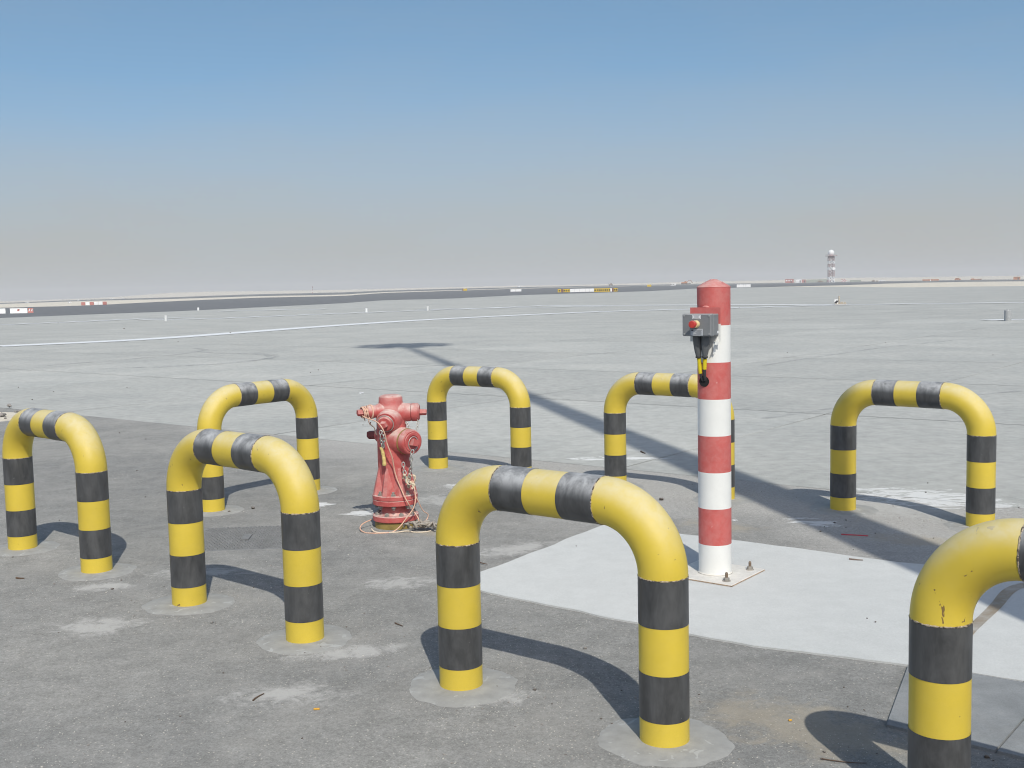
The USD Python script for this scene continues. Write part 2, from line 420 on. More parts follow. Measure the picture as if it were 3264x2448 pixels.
    if sand_spots:
        m = spots_nodes(nodes, links, sand_spots, 7.0, 0.66, 0.92, 'sd', (3.1, 1.7, 0))
        nodes['sdk'] = ('math', {'math_type': 'multiply', 'value2': 0.55})
        nodes['sdx'] = ('mix_color', {'b': (0.33, 0.29, 0.225)})
        links += [(m, 'sdk.value1'), ('sdk.value', 'sdx.fac'), (last, 'sdx.a')]
        last = 'sdx.result'
    if chalk:
        m = spots_nodes(nodes, links, chalk, 9.0, 0.70, 0.93, 'ck', (5.3, 9.1, 0), 0.78)
        nodes['ckk'] = ('math', {'math_type': 'multiply', 'value2': 0.8})
        nodes['ckx'] = ('mix_color', {'b': (0.40, 0.395, 0.38)})
        links += [(m, 'ckk.value1'), ('ckk.value', 'ckx.fac'), (last, 'ckx.a')]
        last = 'ckx.result'
    if spots:
        m = spots_nodes(nodes, links, spots, 6.5, 0.785, 0.815, 'ws', (11.3, 4.1, 0), 0.74, (0.8, 2.0, 1), 0.37)
        nodes['wsk'] = ('math', {'math_type': 'multiply', 'value2': 0.85})
        nodes['wsx'] = ('mix_color', {'b': (0.60, 0.605, 0.60)})
        links += [(m, 'wsk.value1'), ('wsk.value', 'wsx.fac'), (last, 'wsx.a')]
        last = 'wsx.result'
    if grid:
        nodes |= {
            'gm': ('mapping', {'mapping_type': 'texture', 'location': grid[0], 'rotation': (0, 0, grid[1]), 'scale': (1, 1, 1)}),
            'gb': ('brick_texture', {'offset': 0.0, 'squash': 1.0, 'offset_frequency': 2, 'squash_frequency': 2, 'color1': (1, 1, 1), 'color2': (0.93, 0.93, 0.93), 'mortar': (0.70, 0.70, 0.70),
                                     'scale': 1.0, 'mortar_size': 0.03, 'mortar_smooth': 0.3, 'brick_width': 4.47, 'row_height': 4.47}),
            'gx': ('mix_color', {'blend_type': 'multiply', 'fac': 1.0, 'use_clamp': False})}
        links += [('g.position', 'gm.vector'), ('gm.vector', 'gb.vector'), (last, 'gx.a'), ('gb.color', 'gx.b')]
        last = 'gx.result'
    if tone_random:
        nodes |= {'oi': ('object_info', {}), 'or': ('map_range', {'to_min': 1 - tone_random, 'to_max': 1 + tone_random}), 'oc': ('combine_xyz', {}),
                  'ox': ('mix_color', {'blend_type': 'multiply', 'fac': 1.0, 'use_clamp': False})}
        links += [('oi.random', 'or.value'), ('or.result', 'oc.x'), ('or.result', 'oc.y'), ('or.result', 'oc.z'), (last, 'ox.a'), ('oc.vector', 'ox.b')]
        last = 'ox.result'
    links.append((last, 'p.base_color'))
    return material(name, nodes, links, surface='p.BSDF')


# (pale cement splashes: x, y, half length, half width, angle)
SPL = [(2.95, 7.65, 1.6, 0.85, -38), (4.0, 7.0, 1.3, 0.8, -38), (1.9, 6.95, 0.5, 0.25, -38), (0.95, 9.75, 1.1, 0.28, -5), (-1.50, 7.90, 0.42, 0.28, 0), (-0.25, 8.45, 0.7, 0.4, -10), (-1.05, 7.55, 0.4, 0.25, 0), (1.35, 7.1, 0.35, 0.16, 0)]
CHK = [(-1.95, 5.05, 0.50, 0.30, 0), (-0.72, 4.60, 0.55, 0.22, 12), (-2.2, 5.75, 0.4, 0.2, 0), (-0.15, 4.05, 0.45, 0.25, 0), (0.35, 3.2, 0.5, 0.25, 0), (-0.9, 4.1, 0.5, 0.25, 0), (-0.62, 5.7, 0.5, 0.25, 10), (-0.4, 7.9, 0.9, 0.5, -30), (2.6, 7.4, 1.3, 0.8, -38), (-1.75, 6.0, 0.6, 0.2, 0), (0.0, 6.4, 0.6, 0.3, 30)]
SND = [(2.45, 6.35, 1.0, 0.30, -30), (1.3, 6.9, 0.6, 0.3, -38), (1.0, 3.7, 0.9, 0.45, -38), (-7.2, 13.6, 0.6, 0.7, 0), (-0.5, 6.9, 0.5, 0.25, 0)]
ground_material('asphalt', (0.182, 0.183, 0.178), (0.258, 0.254, 0.240), SPL, SND, True, 0.42, dustcol=(0.30, 0.292, 0.275), edge=True, chalk=CHK)
ground_material('apron_slab', (0.328, 0.335, 0.322), (0.388, 0.390, 0.370), SPL[:4], None, False, 0.22, None, 0.05, 0.5)
ground_material('apron_sheet', (0.328, 0.335, 0.322), (0.388, 0.390, 0.370), None, None, False, 0.22, ((float(U[0] * -4.96 + N[0] * 7.79), float(U[1] * -4.96 + N[1] * 7.79), 0.0), GA), 0, 0.4)
ground_material('pad_surface', (0.455, 0.467, 0.462), (0.492, 0.500, 0.492), None, None, False, 0.08, None, 0, 0.3, mott=0.05)
ground_material('slab_surface', (0.19, 0.202, 0.212), (0.235, 0.245, 0.25), None, None, False, 0.22, None, 0, 0.45)
ground_material('far_tarmac', (0.115, 0.120, 0.128), (0.150, 0.154, 0.158), None, None, False, 0.05, None, 0, 0.3)
ground_material('desert_sand', (0.48, 0.44, 0.37), (0.58, 0.54, 0.46), None, None, False, 0.1, None, 0, 0.3)
plain('joint_sealant', (0.17, 0.17, 0.17), 0.9, var=0.3, scale=5)
plain('cover_iron', (0.15, 0.155, 0.16), 0.8, var=0.3, scale=12, dust=0.6, dustcol=(0.31, 0.305, 0.29), bump=0.3)
# worn paint line: breaks up where it has rubbed off
material('worn_line', {
    'g': ('geometry', {}), 'n': ('noise_texture', {'scale': 1.3, 'detail': 8.0, 'roughness': 0.75}),
    'r': ('map_range', {'range_type': 'smoothstep', 'from_min': 0.30, 'from_max': 0.46, 'to_min': 0.25, 'to_max': 1.0, 'clamp': True}),
    'm': ('mix_color', {'a': (0.42, 0.42, 0.41), 'b': (0.76, 0.77, 0.77)}),
    'p': ('principled_bsdf', {'roughness': 0.85, 'specular_ior_level': 0.3})},
    [('g.position', 'n.vector'), ('n.fac', 'r.value'), ('r.result', 'm.fac'), ('m.result', 'p.base_color')], surface='p.BSDF')
# rubber mark: a thin film of rubber that fades in and out
material('tyre_rubber', {
    'g': ('geometry', {}), 'n': ('noise_texture', {'scale': 2.2, 'detail': 7.0, 'roughness': 0.75}),
    'r': ('map_range', {'range_type': 'smoothstep', 'from_min': 0.38, 'from_max': 0.66, 'to_min': 0.0, 'to_max': 0.30, 'clamp': True}),
    't': ('transparent_bsdf', {}), 'p': ('principled_bsdf', {'base_color': (0.16, 0.16, 0.16), 'roughness': 0.9}), 'x': ('mix_closure', {})},
    [('g.position', 'n.vector'), ('n.fac', 'r.value'), ('r.result', 'x.fac'), ('t.BSDF', 'x.closure1'), ('p.BSDF', 'x.closure2')], surface='x.closure')

# ------------------------------------------------------------------ terrain: gentle relief of the airfield, as far as the photograph shows it
TX = np.array([0, 150, 273, 400, 547, 671, 820, 1094, 1217, 1434, 1651, 1868, 2085, 2200, 2428, 2679, 2880, 3056, 3264.])
TY = np.array([963, 957.5, 953, 949.5, 945.5, 940.5, 935.5, 929.5, 924, 918, 913, 909, 905, 902.7, 900, 896, 893, 890, 888.])
azs = np.array([math.atan2(*ray(x, y)[:2]) for x, y in zip(TX, TY)])
sl = np.array([(lambda d: d[2] / math.hypot(d[0], d[1]))(ray(x, y)) for x, y in zip(TX, TY)])


def slope(az):
    az = np.asarray(az, float)
    s = np.interp(az, azs, sl)
    fade = np.clip((np.abs(az) - 0.46) / 0.7, 0, 1)
    return s * (1 - fade * fade * (3 - 2 * fade))


def relief(az, d):
    """Height of the land at azimuth az and distance d; dead flat out to 62 m."""
    t = np.clip((np.asarray(d, float) - 62) / 420, 0, 1)
    t = t * t * (3 - 2 * t)
    return (CAM_H * np.minimum(np.asarray(d) / 3000, 1.0) + slope(az) * np.minimum(d, 3000)) * t


def land(px, py, dmax=1500.0):
    """The point of the land that the photograph shows at a pixel."""
    d = ray(px, py); h = math.hypot(d[0], d[1]); az = math.atan2(d[0], d[1])
    r = np.geomspace(3, dmax, 1500)
    gap = CAM_H + r * d[2] / h - relief(az, r)
    i = np.argmax(gap < 0) if (gap < 0).any() else len(r) - 1
    r_ = r[i] if i == 0 or gap[i] >= 0 else r[i - 1] + (r[i] - r[i - 1]) * gap[i - 1] / (gap[i - 1] - gap[i])
    return az, r_


EX = np.array([0, 273, 547, 820, 1094, 1217, 1434, 1651, 1868, 2085, 2200, 2428, 2679, 2880, 3056, 3264.])
EDGE = {  # image heights of the borders between the bands of the airfield
    'apron': [1013.8, 1002.9, 993, 980, 966.6, 957.3, 952, 941, 934.5, 927.5, 920.5, 915.6, 914, 916, 914, 911.5],
    'verge': [1013.8, 1002.9, 993, 980, 966.6, 957.3, 952, 941, 934.5, 927.5, 920.5, 915.6, 909.5, 902.3, 898.6, 896.3],
    'taxi': [981, 974, 960, 949, 943.2, 934, 927, 920, 915, 910, 907.4, 904.2, 899.9, 897.6, 894.6, 892.0],
    'strip': [969, 959, 953, 944, 939, 931, 925.2, 918.8, 914.2, 909.4, 906.9, 903.9, 899.7, 897.4, 894.4, 891.8],
    'runway': [966, 955.2, 947.2, 937.0, 931.0, 925.6, 919.5, 914.2, 910.2, 906.2, 904.0, 901.2, 897.2, 894.3, 891.3, 889.3]}
AZC = np.unique(np.round(np.r_[np.arange(-0.50, 0.5001, 0.008), np.arange(-PI, PI + 0.001, 0.10)], 5))
AZC = AZC[(AZC >= -PI) & (AZC < PI)]


def edge_r(key, lo):
    xs = np.linspace(0, 3264, 160)
    ys = np.interp(xs, EX, EDGE[key])
    ar = np.array([land(x, y) for x, y in zip(xs, ys)])
    r = np.interp(AZC, ar[:, 0], ar[:, 1])
    k = np.ones(3) / 3
    r = np.convolve(np.r_[r[-1], r, r[0]], k, 'valid')
    return np.maximum(r, lo)


r_apron = edge_r('apron', 75.0)
r_verge = np.maximum(edge_r('verge', 75.0), r_apron + 0.02)
r_taxi = np.maximum(edge_r('taxi', 80.0), r_verge + 15)
r_strip = np.maximum(edge_r('strip', 80.0), r_taxi + 0.5)
r_run = np.minimum(np.maximum(edge_r('runway', 80.0), r_strip + 25), 1300)
BERM_X = [0, 150, 273, 400, 547, 671, 820, 1094, 1217, 1434, 1651, 1868, 2085, 2200, 2428, 2679, 2880, 3056, 3264]
BERM_Y = [961.5, 956, 952, 944.5, 933, 929.3, 927.8, 923.8, 920.7, 915.6, 910.6, 907, 901.8, 897.8, 894.2, 886, 884, 881.3, 879]


def band(r0, r1, nr, berm=False, geo=False):
    """A strip of land between two borders, draped over the relief (with the sand ridge behind the runway)."""
    na = len(AZC)
    tt = np.linspace(0, 1, nr)
    R = r0[:, None] * (r1 / r0)[:, None] ** tt[None] if geo else r0[:, None] + (r1 - r0)[:, None] * tt[None]
    A = np.repeat(AZC[:, None], nr, 1)
    Z = relief(A, R)
    if berm:
        bx = np.array([math.atan2(*ray(x, y)[:2]) for x, y in zip(BERM_X, BERM_Y)])
        bs = np.array([(lambda d: d[2] / math.hypot(d[0], d[1]))(ray(x, y)) for x, y in zip(BERM_X, BERM_Y)])
        s = np.interp(AZC, bx, bs)
        rc = r0 * 1.22 + 25
        top = CAM_H + s * rc + 0.35 * (meshkit.fbm(np.c_[AZC * 60, AZC * 0, AZC * 0], 4, 5) - 0.5)
        hb = np.maximum(top - relief(AZC, rc), 0.0)
        front = np.abs(AZC) < 0.5
        hb = np.where(front, hb, 0.0)
        w = np.exp(-((R - rc[:, None]) / (0.12 * r0[:, None] + 14)) ** 2)
        Z = Z + hb[:, None] * w
    V = np.stack([R * np.sin(A), R * np.cos(A), Z], -1).reshape(-1, 3)
    i, j = np.meshgrid(np.arange(na), np.arange(nr - 1), indexing='ij')
    i2 = (i + 1) % na
    a, b, c, d = i * nr + j, i2 * nr + j, i2 * nr + j + 1, i * nr + j + 1
    Fc = np.stack([a, b, c, d], -1).reshape(-1, 4)
    Fc = np.vstack([Fc[:, [0, 2, 1]], Fc[:, [0, 3, 2]]])
    m = trimesh.Trimesh(V, Fc, process=False)
    if m.face_normals[:, 2].mean() < 0:
        m.invert()
    return m


def on_land(px, py, dmax=1300.0):
    az, r = land(px, py, dmax)
    return np.array([r * math.sin(az), r * math.cos(az), float(relief(az, r))]), az, r


R_FLAT = np.full(len(AZC), 58.0)
obj('far_apron', band(R_FLAT, r_apron, 40, geo=True), 'apron_sheet', smooth=True, kind='structure')
obj('sand_verge', band(r_apron, r_verge, 12), 'desert_sand', smooth=True, kind='structure')
obj('taxiway', band(r_verge, r_taxi, 30), 'far_tarmac', smooth=True, kind='structure')
obj('sand_strip', band(r_taxi, r_strip, 12), 'desert_sand', smooth=True, kind='structure')
obj('runway', band(r_strip, r_run, 40), 'far_tarmac', smooth=True, kind='structure')
obj('desert', band(r_run, np.full(len(AZC), 4500.0), 120, berm=True, geo=True), 'desert_sand', smooth=True, kind='structure')

# ------------------------------------------------------------------ near ground: concrete slabs, asphalt, pad
def nu(n, u):
    return N * n + U * u


disc = Polygon([(58 * math.sin(a), 58 * math.cos(a)) for a in AZC])
N0, J0, CELL = 7.79, -4.96, 4.47
half = Polygon([nu(N0, -90), nu(N0, 90), nu(120, 90), nu(120, -90)])
apron_poly = disc.intersection(half)
# ragged edge of the asphalt service strip
us = np.arange(-62, 62.01, 0.12)
edge = [nu(N0 - 0.006 + 0.006 * (meshkit.fbm(np.array([[u * 1.6, 0.3, 0.7]]), 4, 3)[0] - 0.5) * 2, u) for u in us]
asphalt_poly = disc.intersection(Polygon([*edge, nu(-120, 62), nu(-120, -62)]))
cells = []
for k in range(0, 9):
    for j in range(-14, 12):
        c = nu(N0 + CELL * (k + 0.5), J0 + CELL * (j + 0.5))
        r = math.hypot(*c); a = abs(math.atan2(c[0], c[1]))
        if r < 46 and (a < 0.50 + 2.6 / r) and c[1] > 0:
            g = 0.004
            n0, n1, u0, u1 = N0 + CELL * k + g, N0 + CELL * (k + 1) - g, J0 + CELL * j + g, J0 + CELL * (j + 1) - g
            cells.append((Polygon([nu(n0, u0), nu(n0, u1), nu(n1, u1), nu(n1, u0)]), k, j))
cell_area = shapely.union_all([c[0].buffer(0.0041, join_style='mitre') for c in cells])
apron = thing('apron', kind='structure')
obj('apron_sheet', [sheet(g, 0.0) for g in getattr(apron_poly.difference(cell_area), 'geoms', [apron_poly.difference(cell_area)]) if g.area > 0.01], 'apron_sheet', apron)
obj('joint_filler', [sheet(g, -0.007) for g in getattr(cell_area, 'geoms', [cell_area])], 'joint_sealant', apron)
for poly, k, j in cells:
    c = np.array(poly.centroid.coords[0]); b = 0.007
    inner = poly.buffer(-b, join_style='mitre')
    V = [(*p, -0.012) for p in poly.exterior.coords[:4]] + [(*p, -0.004) for p in poly.exterior.coords[:4]] + [(*p, 0.0) for p in inner.exterior.coords[:4]]
    Fc = []
    for s in (0, 4):
        for e in range(4):
            q = (e + 1) % 4
            Fc += [(s + e, s + q, s + q + 4), (s + e, s + q + 4, s + e + 4)]
    Fc += [(8, 9, 10), (8, 10, 11)]
    m = trimesh.Trimesh(V, Fc, process=False)
    if m.face_normals[-1][2] < 0:
        m.invert()
    obj('slab', m, 'apron_slab', apron)
obj('asphalt', [sheet(g, 0.002) for g in getattr(asphalt_poly, 'geoms', [asphalt_poly])], 'asphalt', kind='structure')
obj('ground_base', sheet(disc.buffer(-0.01), -0.03), 'joint_sealant', kind='structure')

# pad of pale concrete under the red and white post, with the lower grey slab in front of it
def ragged(pts, amp, step=0.05, seed=1, closed=True):
    out = []
    P = list(pts) + [pts[0]]
    for a, b in zip(P[:-1], P[1:]):
        a, b = np.array(a, float), np.array(b, float)
        L = np.linalg.norm(b - a); n = max(int(L / step), 1); t = (b - a) / L; nn = np.array([-t[1], t[0]])
        for i in range(n):
            q = a + (b - a) * i / n
            w = amp * 2 * (meshkit.fbm(np.array([[q[0] * 5, q[1] * 5, seed]]), 4, seed)[0] - 0.5)
            out.append(q + nn * w * min(1, 4 * i / n, 4 * (n - i) / n))
    return Polygon(out).buffer(0)


pad_poly = ragged([(-0.345, 5.63), (0.567, 6.968), (1.06, 6.64), (1.408, 6.40), (1.883, 6.02), (2.60, 5.52), (4.3, 4.3), (3.1, 3.10), (2.5, 3.66), (1.77, 4.165), (0.998, 4.543), (0.55, 4.897), (0.144, 5.216)], 0.02)
obj('concrete_pad', slabmesh(pad_poly, -0.02, 0.010), 'pad_surface', kind='structure')
slab_poly = Polygon([(1.555, 4.26), (1.268, 3.675), (1.62, 3.385), (2.45, 2.72), (3.08, 3.085), (2.52, 3.62), (1.78, 4.14)]).difference(pad_poly.buffer(0.006))
if hasattr(slab_poly, 'geoms'):
    slab_poly = max(slab_poly.geoms, key=lambda g: g.area)
# three plates side by side, joints run back to front
grey = thing('grey_slab', kind='structure')
dirv = np.array([1.62 - 1.268, 3.385 - 3.675]); dirv = dirv / np.linalg.norm(dirv); nrm = np.array([-dirv[1], dirv[0]])
cuts = [-1.0, 0.36, 0.78, 1.20, 3.0]
for a, b in zip(cuts[:-1], cuts[1:]):
    o = np.array([1.268, 3.675])
    q = Polygon([o + dirv * (a + 0.004) - nrm, o + dirv * (b - 0.004) - nrm, o + dirv * (b - 0.004) + nrm * 1.5, o + dirv * (a + 0.004) + nrm * 1.5])
    q = slab_poly.intersection(q)
    if q.area > 0.01:
        q = q if q.geom_type == 'Polygon' else max(q.geoms, key=lambda g: g.area)
        obj('plate', slabmesh(q, -0.02, 0.0125), 'slab_surface', grey)

# ------------------------------------------------------------------ painted lines and marks on the apron
S_ = 3264 / 2212


def line_strip(pix, width, z, n=60):
    p = np.array([ground(x * S_, y * S_)[:2] for x, y in pix])
    s = np.r_[0, np.cumsum(np.linalg.norm(np.diff(p, axis=0), axis=1))]
    q = np.stack([np.interp(np.linspace(0, s[-1], n), s, p[:, k]) for k in (0, 1)], 1)
    for _ in range(4):
        q[1:-1] = (q[:-2] + 2 * q[1:-1] + q[2:]) / 4
    t = np.gradient(q, axis=0); t /= np.linalg.norm(t, axis=1, keepdims=True)
    nn = np.stack([-t[:, 1], t[:, 0]], 1)
    w = np.broadcast_to(width, (n,))[:, None]
    L, R = q + nn * w / 2, q - nn * w / 2
    zl = lambda P: np.array([float(relief(math.atan2(a, b), math.hypot(a, b))) for a, b in P]) + z + 0.00012 * np.linalg.norm(P, axis=1)
    V = np.vstack([np.c_[L, zl(L)], np.c_[R, zl(R)]])
    Fc = [f for i in range(n - 1) for f in ((i, i + n, i + n + 1), (i, i + n + 1, i + 1))]
    m = trimesh.Trimesh(V, Fc, process=False)
    if m.face_normals[:, 2].mean() < 0:
        m.invert()
    return m


for pix, w in [([(0, 748), (300, 735), (500, 720), (700, 705), (900, 692), (1100, 682), (1300, 673), (1500, 668), (1590, 665.2), (1700, 662), (1800, 659), (1960, 656.5), (2212, 654)], 1.25),
               ([(1175, 660), (1300, 660), (1500, 659.2), (1700, 658.8), (1800, 658.2)], 1.6),
               ([(300, 691.5), (450, 689), (620, 682), (850, 673), (1000, 668), (1175, 660.5)], 1.1),
               ([(470, 672.6), (560, 670.5), (700, 668)], 1.8), ([(0, 702), (150, 696), (300, 689), (420, 686)], 1.0),
               ([(900, 669), (1050, 666), (1300, 662)], 1.2),
               ([(2130, 692), (2176, 690.6), (2212, 690.2), (2260, 690)], 0.75)]:
    obj('painted_line', line_strip(pix, w, 0.006), 'worn_line', kind='structure')
# curved rubber marks of turning vehicles
for pix, w in [([(150, 800), (300, 794), (480, 787), (560, 779), (590, 772), (575, 767), (520, 764), (440, 762)], 0.22),
               ([(330, 795), (480, 785), (570, 777), (600, 771), (590, 766), (540, 763)], 0.18),
               ([(100, 790), (250, 779), (380, 767), (430, 760), (445, 756), (420, 752)], 0.2),
               ([(640, 815), (800, 800), (1000, 786), (1130, 780)], 0.15), ([(1650, 905), (1820, 880), (1990, 862), (2212, 845)], 0.12),
               ([(1650, 790), (1760, 772), (1900, 752), (2060, 735)], 0.12)]:
    obj('tyre_mark', line_strip(pix, w, 0.005), 'tyre_rubber', kind='structure')
# brown dried run on the pad, right
material('dried_run', {
    'g': ('geometry', {}), 'n': ('noise_texture', {'scale': 6.0, 'detail': 7.0, 'roughness': 0.7}),
    'r': ('map_range', {'range_type': 'smoothstep', 'from_min': 0.30, 'from_max': 0.66, 'to_min': 0.15, 'to_max': 0.75, 'clamp': True}),
    't': ('transparent_bsdf', {}), 'p': ('principled_bsdf', {'base_color': (0.33, 0.26, 0.18), 'roughness': 0.9}), 'x': ('mix_closure', {})},
    [('g.position', 'n.vector'), ('n.fac', 'r.value'), ('r.result', 'x.fac'), ('t.BSDF', 'x.closure1'), ('p.BSDF', 'x.closure2')], surface='x.closure')
rb = np.array([ground(2600 + x / 3.318, 1500 + y / 3.318, 0.012) for x, y in [(2300, 1195), (2120, 1235), (1950, 1380), (1690, 1640), (1560, 1790)]])
q = smoothpath(rb[:, :2], 40)
tq = np.gradient(q, axis=0); tq /= np.linalg.norm(tq, axis=1, keepdims=True)
nq = np.stack([-tq[:, 1], tq[:, 0]], 1) * (0.022 + 0.010 * np.linspace(1, 0, 40))[:, None]
V = np.vstack([np.c_[q + nq, np.full(40, 0.0135)], np.c_[q - nq, np.full(40, 0.0135)]])
m = trimesh.Trimesh(V, [f for i in range(39) for f in ((i, i + 40, i + 41), (i, i + 41, i + 1))], process=False)
if m.face_normals[:, 2].mean() < 0:
    m.invert()
obj('brown_stain', m, 'dried_run', kind='structure')

# ------------------------------------------------------------------ haze
material('dust_air', {'v': ('principled_volume', {'color': (0.985, 0.965, 0.935), 'density': 0.00042, 'anisotropy': 0.0})}, [], volume='v.volume')
obj('haze', box(10400, 10400, 60, (0, 0, 14)), 'dust_air', kind='stuff')
# ------------------------------------------------------------------ bent pipe barriers
D = 0.168; RT = D / 2
ZJ, BAND, RB, W0 = 0.5802, 0.1606, 0.2314, 0.9137
HOOPS = [  # x, y, direction, extra height, extra width, label
    (-2.7053, 6.3855, -0.7249, -0.0067, 0.0021, 'yellow and black pipe barrier at the far left edge of the picture'),
    (-1.2923, 5.0838, -0.7226, 0.0044, 0.0098, 'left foreground yellow and black pipe barrier overlapping another hoop behind it'),
    (-1.8769, 8.1049, 0.9136, 0.0, 0.0003, 'yellow and black pipe barrier turned the other way, left of the red hydrant'),
    (-0.2954, 9.1182, -0.6799, 0.0038, 0.0049, 'yellow and black pipe barrier directly right of the red hydrant, lamp mast shadow beyond it'),
    (1.1371, 8.0536, -0.6729, -0.0011, -0.0009, 'yellow and black pipe barrier partly hidden behind the red and white post'),
    (2.5542, 7.0168, -0.7334, -0.0022, -0.0115, 'yellow and black pipe barrier at right, left leg in shadow, white splashes around it'),
    (0.1344, 3.8864, -0.6647, -0.0074, -0.0057, 'large nearest complete yellow and black pipe barrier, centre, in front of the pale pad'),
    (1.5415, 2.7406, -0.7368, 0.0, 0.0, 'yellow and black pipe barrier cut off by the right and lower picture edges')]


def ring_strip(centres, dirs, r, n=44):
    """Open tube surface through ring centres with the given axis directions (in the x-z plane of the barrier)."""
    V = []
    ang = np.arange(n) * 2 * PI / n
    for c, d in zip(centres, dirs):
        d = np.asarray(d) / np.linalg.norm(d)
        a = np.array([0, 1.0, 0]); b = np.cross(d, a)
        V.append(np.asarray(c) + r * (np.cos(ang)[:, None] * a + np.sin(ang)[:, None] * b))
    V = np.concatenate(V)
    Fc = []
    for i in range(len(centres) - 1):
        for k in range(n):
            p, q = i * n + k, i * n + (k + 1) % n
            Fc += [(p, q, q + n), (p, q + n, p + n)]
    m = trimesh.Trimesh(V, Fc, process=False)
    mid = m.triangles_center[0]
    if m.face_normals[0] @ (mid - (np.asarray(centres[0]) + np.asarray(centres[1])) / 2) < 0:
        m.invert()
    return m


def footing_mesh(seed):
    g = np.random.default_rng(seed)
    n = 72
    ang = np.arange(n) * 2 * PI / n
    f = 1 + 0.16 * np.array([meshkit.fbm(np.array([[2.0 * math.cos(a) + seed, 2.0 * math.sin(a), 0.5]]), 5, seed)[0] - 0.5 for a in ang]) * 2
    rings = [(RT - 0.01, 0.011), (0.12, 0.010), (0.165, 0.008), (0.19, 0.0055), (0.207, 0.0022)]
    ex, ey, ro = g.uniform(1.0, 1.12), g.uniform(0.96, 1.05), g.uniform(0, PI)
    V = []
    for r, z in rings:
        k = np.clip((r - RT) / 0.1, 0, 1)
        rr = r * (1 + (f - 1) * k)
        x, y = rr * np.cos(ang) * (1 + (ex - 1) * k), rr * np.sin(ang) * (1 + (ey - 1) * k)
        V.append(np.c_[x * math.cos(ro) - y * math.sin(ro), x * math.sin(ro) + y * math.cos(ro), np.full(n, z)])
    V = np.concatenate(V)
    Fc = []
    for i in range(len(rings) - 1):
        for k in range(n):
            p, q = i * n + k, i * n + (k + 1) % n
            Fc += [(p, p + n, q + n), (p, q + n, q)]
    m = trimesh.Trimesh(V, Fc, process=False)
    if m.face_normals[:, 2].mean() < 0:
        m.invert()
    return m


def weld(c, axis, seed):
    n, k = 72, 8
    d, a, b = frame_of(axis)
    g = np.random.default_rng(seed)
    V = []
    for i in range(n):
        t = i * 2 * PI / n
        e = np.cos(t) * a + np.sin(t) * b
        rm = 0.0027 * g.uniform(0.55, 1.2)
        for q in range(k):
            s = q * 2 * PI / k
            V.append(np.asarray(c) + e * (RT - 0.0005 + rm * math.cos(s)) + d * (rm * 1.15 * math.sin(s) + g.uniform(-0.0008, 0.0008)))
    Fc = []
    for i in range(n):
        for q in range(k):
            A, B = i * k + q, i * k + (q + 1) % k
            C, Dd = ((i + 1) % n) * k + q, ((i + 1) % n) * k + (q + 1) % k
            Fc += [(A, B, Dd), (A, Dd, C)]
    m = trimesh.Trimesh(V, Fc, process=False)
    if m.volume < 0:
        m.invert()
    return m


def hoop(x, y, th, dz, dw, label, seed):
    zj, W = ZJ + dz, W0 + dw
    t = thing('pipe_barrier', label, 'barrier', (x, y, 0), th, 'yellow and black pipe barriers')
    for s in (-1, 1):
        X = s * W / 2
        seg = lambda z0, z1: ring_strip([(X, 0, z) for z in (z0, z1)], [(0, 0, 1)] * 2, RT)
        lg = obj('leg', seg(-0.02, zj), 'yellow_paint', t, smooth=True)
        for z0 in (zj - 3 * BAND, zj - BAND):
            obj('black_band', ring_strip([(X, 0, z) for z in (z0, z0 + BAND)], [(0, 0, 1)] * 2, RT + 0.0009), 'black_paint', lg, smooth=True)
        obj('weld_bead', weld((X, 0, zj), (0, 0, 1), seed * 10 + s), 'weld_seam', lg, smooth=True)
        a = np.linspace(0, PI / 2, 22)
        cs = [(X - s * RB * (1 - math.cos(q)), 0, zj + RB * math.sin(q)) for q in a]
        ds = [(-s * math.sin(q), 0, math.cos(q)) for q in a]
        obj('elbow', ring_strip(cs, ds, RT), 'yellow_paint', t, smooth=True)
        ft = footing_mesh(seed * 7 + s)
        ft.apply_translation((X, 0, 0.0))
        obj('footing', ft, 'footing_concrete', t, smooth=True)
    L = W - 2 * RB; zt = zj + RB
    hs = lambda a, b, e=0.0: ring_strip([(a, 0, zt), (b, 0, zt)], [(1, 0, 0)] * 2, RT + e)
    cb = obj('crossbar', hs(-L / 2, L / 2), 'yellow_paint', t, smooth=True)
    for a, b in ((-L / 2, -L / 6), (L / 6, L / 2)):
        obj('black_band', hs(a, b, 0.0009), 'black_paint', cb, smooth=True)
    for s in (-1, 1):
        obj('weld_bead', weld((s * L / 2, 0, zt), (1, 0, 0), seed * 10 + 5 + s), 'weld_seam', cb, smooth=True)


for i, h in enumerate(HOOPS):
    hoop(*h, seed=i + 3)

# ------------------------------------------------------------------ red and white post with the stop button
PX, PY, PR = 1.0559, 5.7137, 0.0859
post = thing('striped_post', 'tall red and white banded post with grey stop button box on the pale pad', 'bollard', (PX, PY, 0.010), GA)
lv = [0.012, 0.1794] + [0.1794 + 0.1915 * i for i in range(1, 7)] + [0.1794 + 6 * 0.1915 + 0.1929]
for i in range(8):
    z0, z1 = lv[i] - 0.010, lv[i + 1] - 0.010
    obj('red_band' if i % 2 else 'white_band', ring_strip([(0, 0, z0), (0, 0, z1)], [(0, 0, 1)] * 2, PR, 56), 'red_paint' if i % 2 else 'white_paint', post, smooth=True)
zt = lv[8] - 0.010
obj('cap', lathe([(PR, zt), (PR + 0.001, zt + 0.004), (PR - 0.004, zt + 0.009), (0.050, zt + 0.028), (0.018, zt + 0.043), (0.0, zt + 0.045)], n=56), 'red_paint', post, smooth=40)
pb = obj('base_plate', cbox(0.385, 0.385, 0.011, 0.0015, (0, 0, 0.0055)), 'plate_paint', post)
rim = []
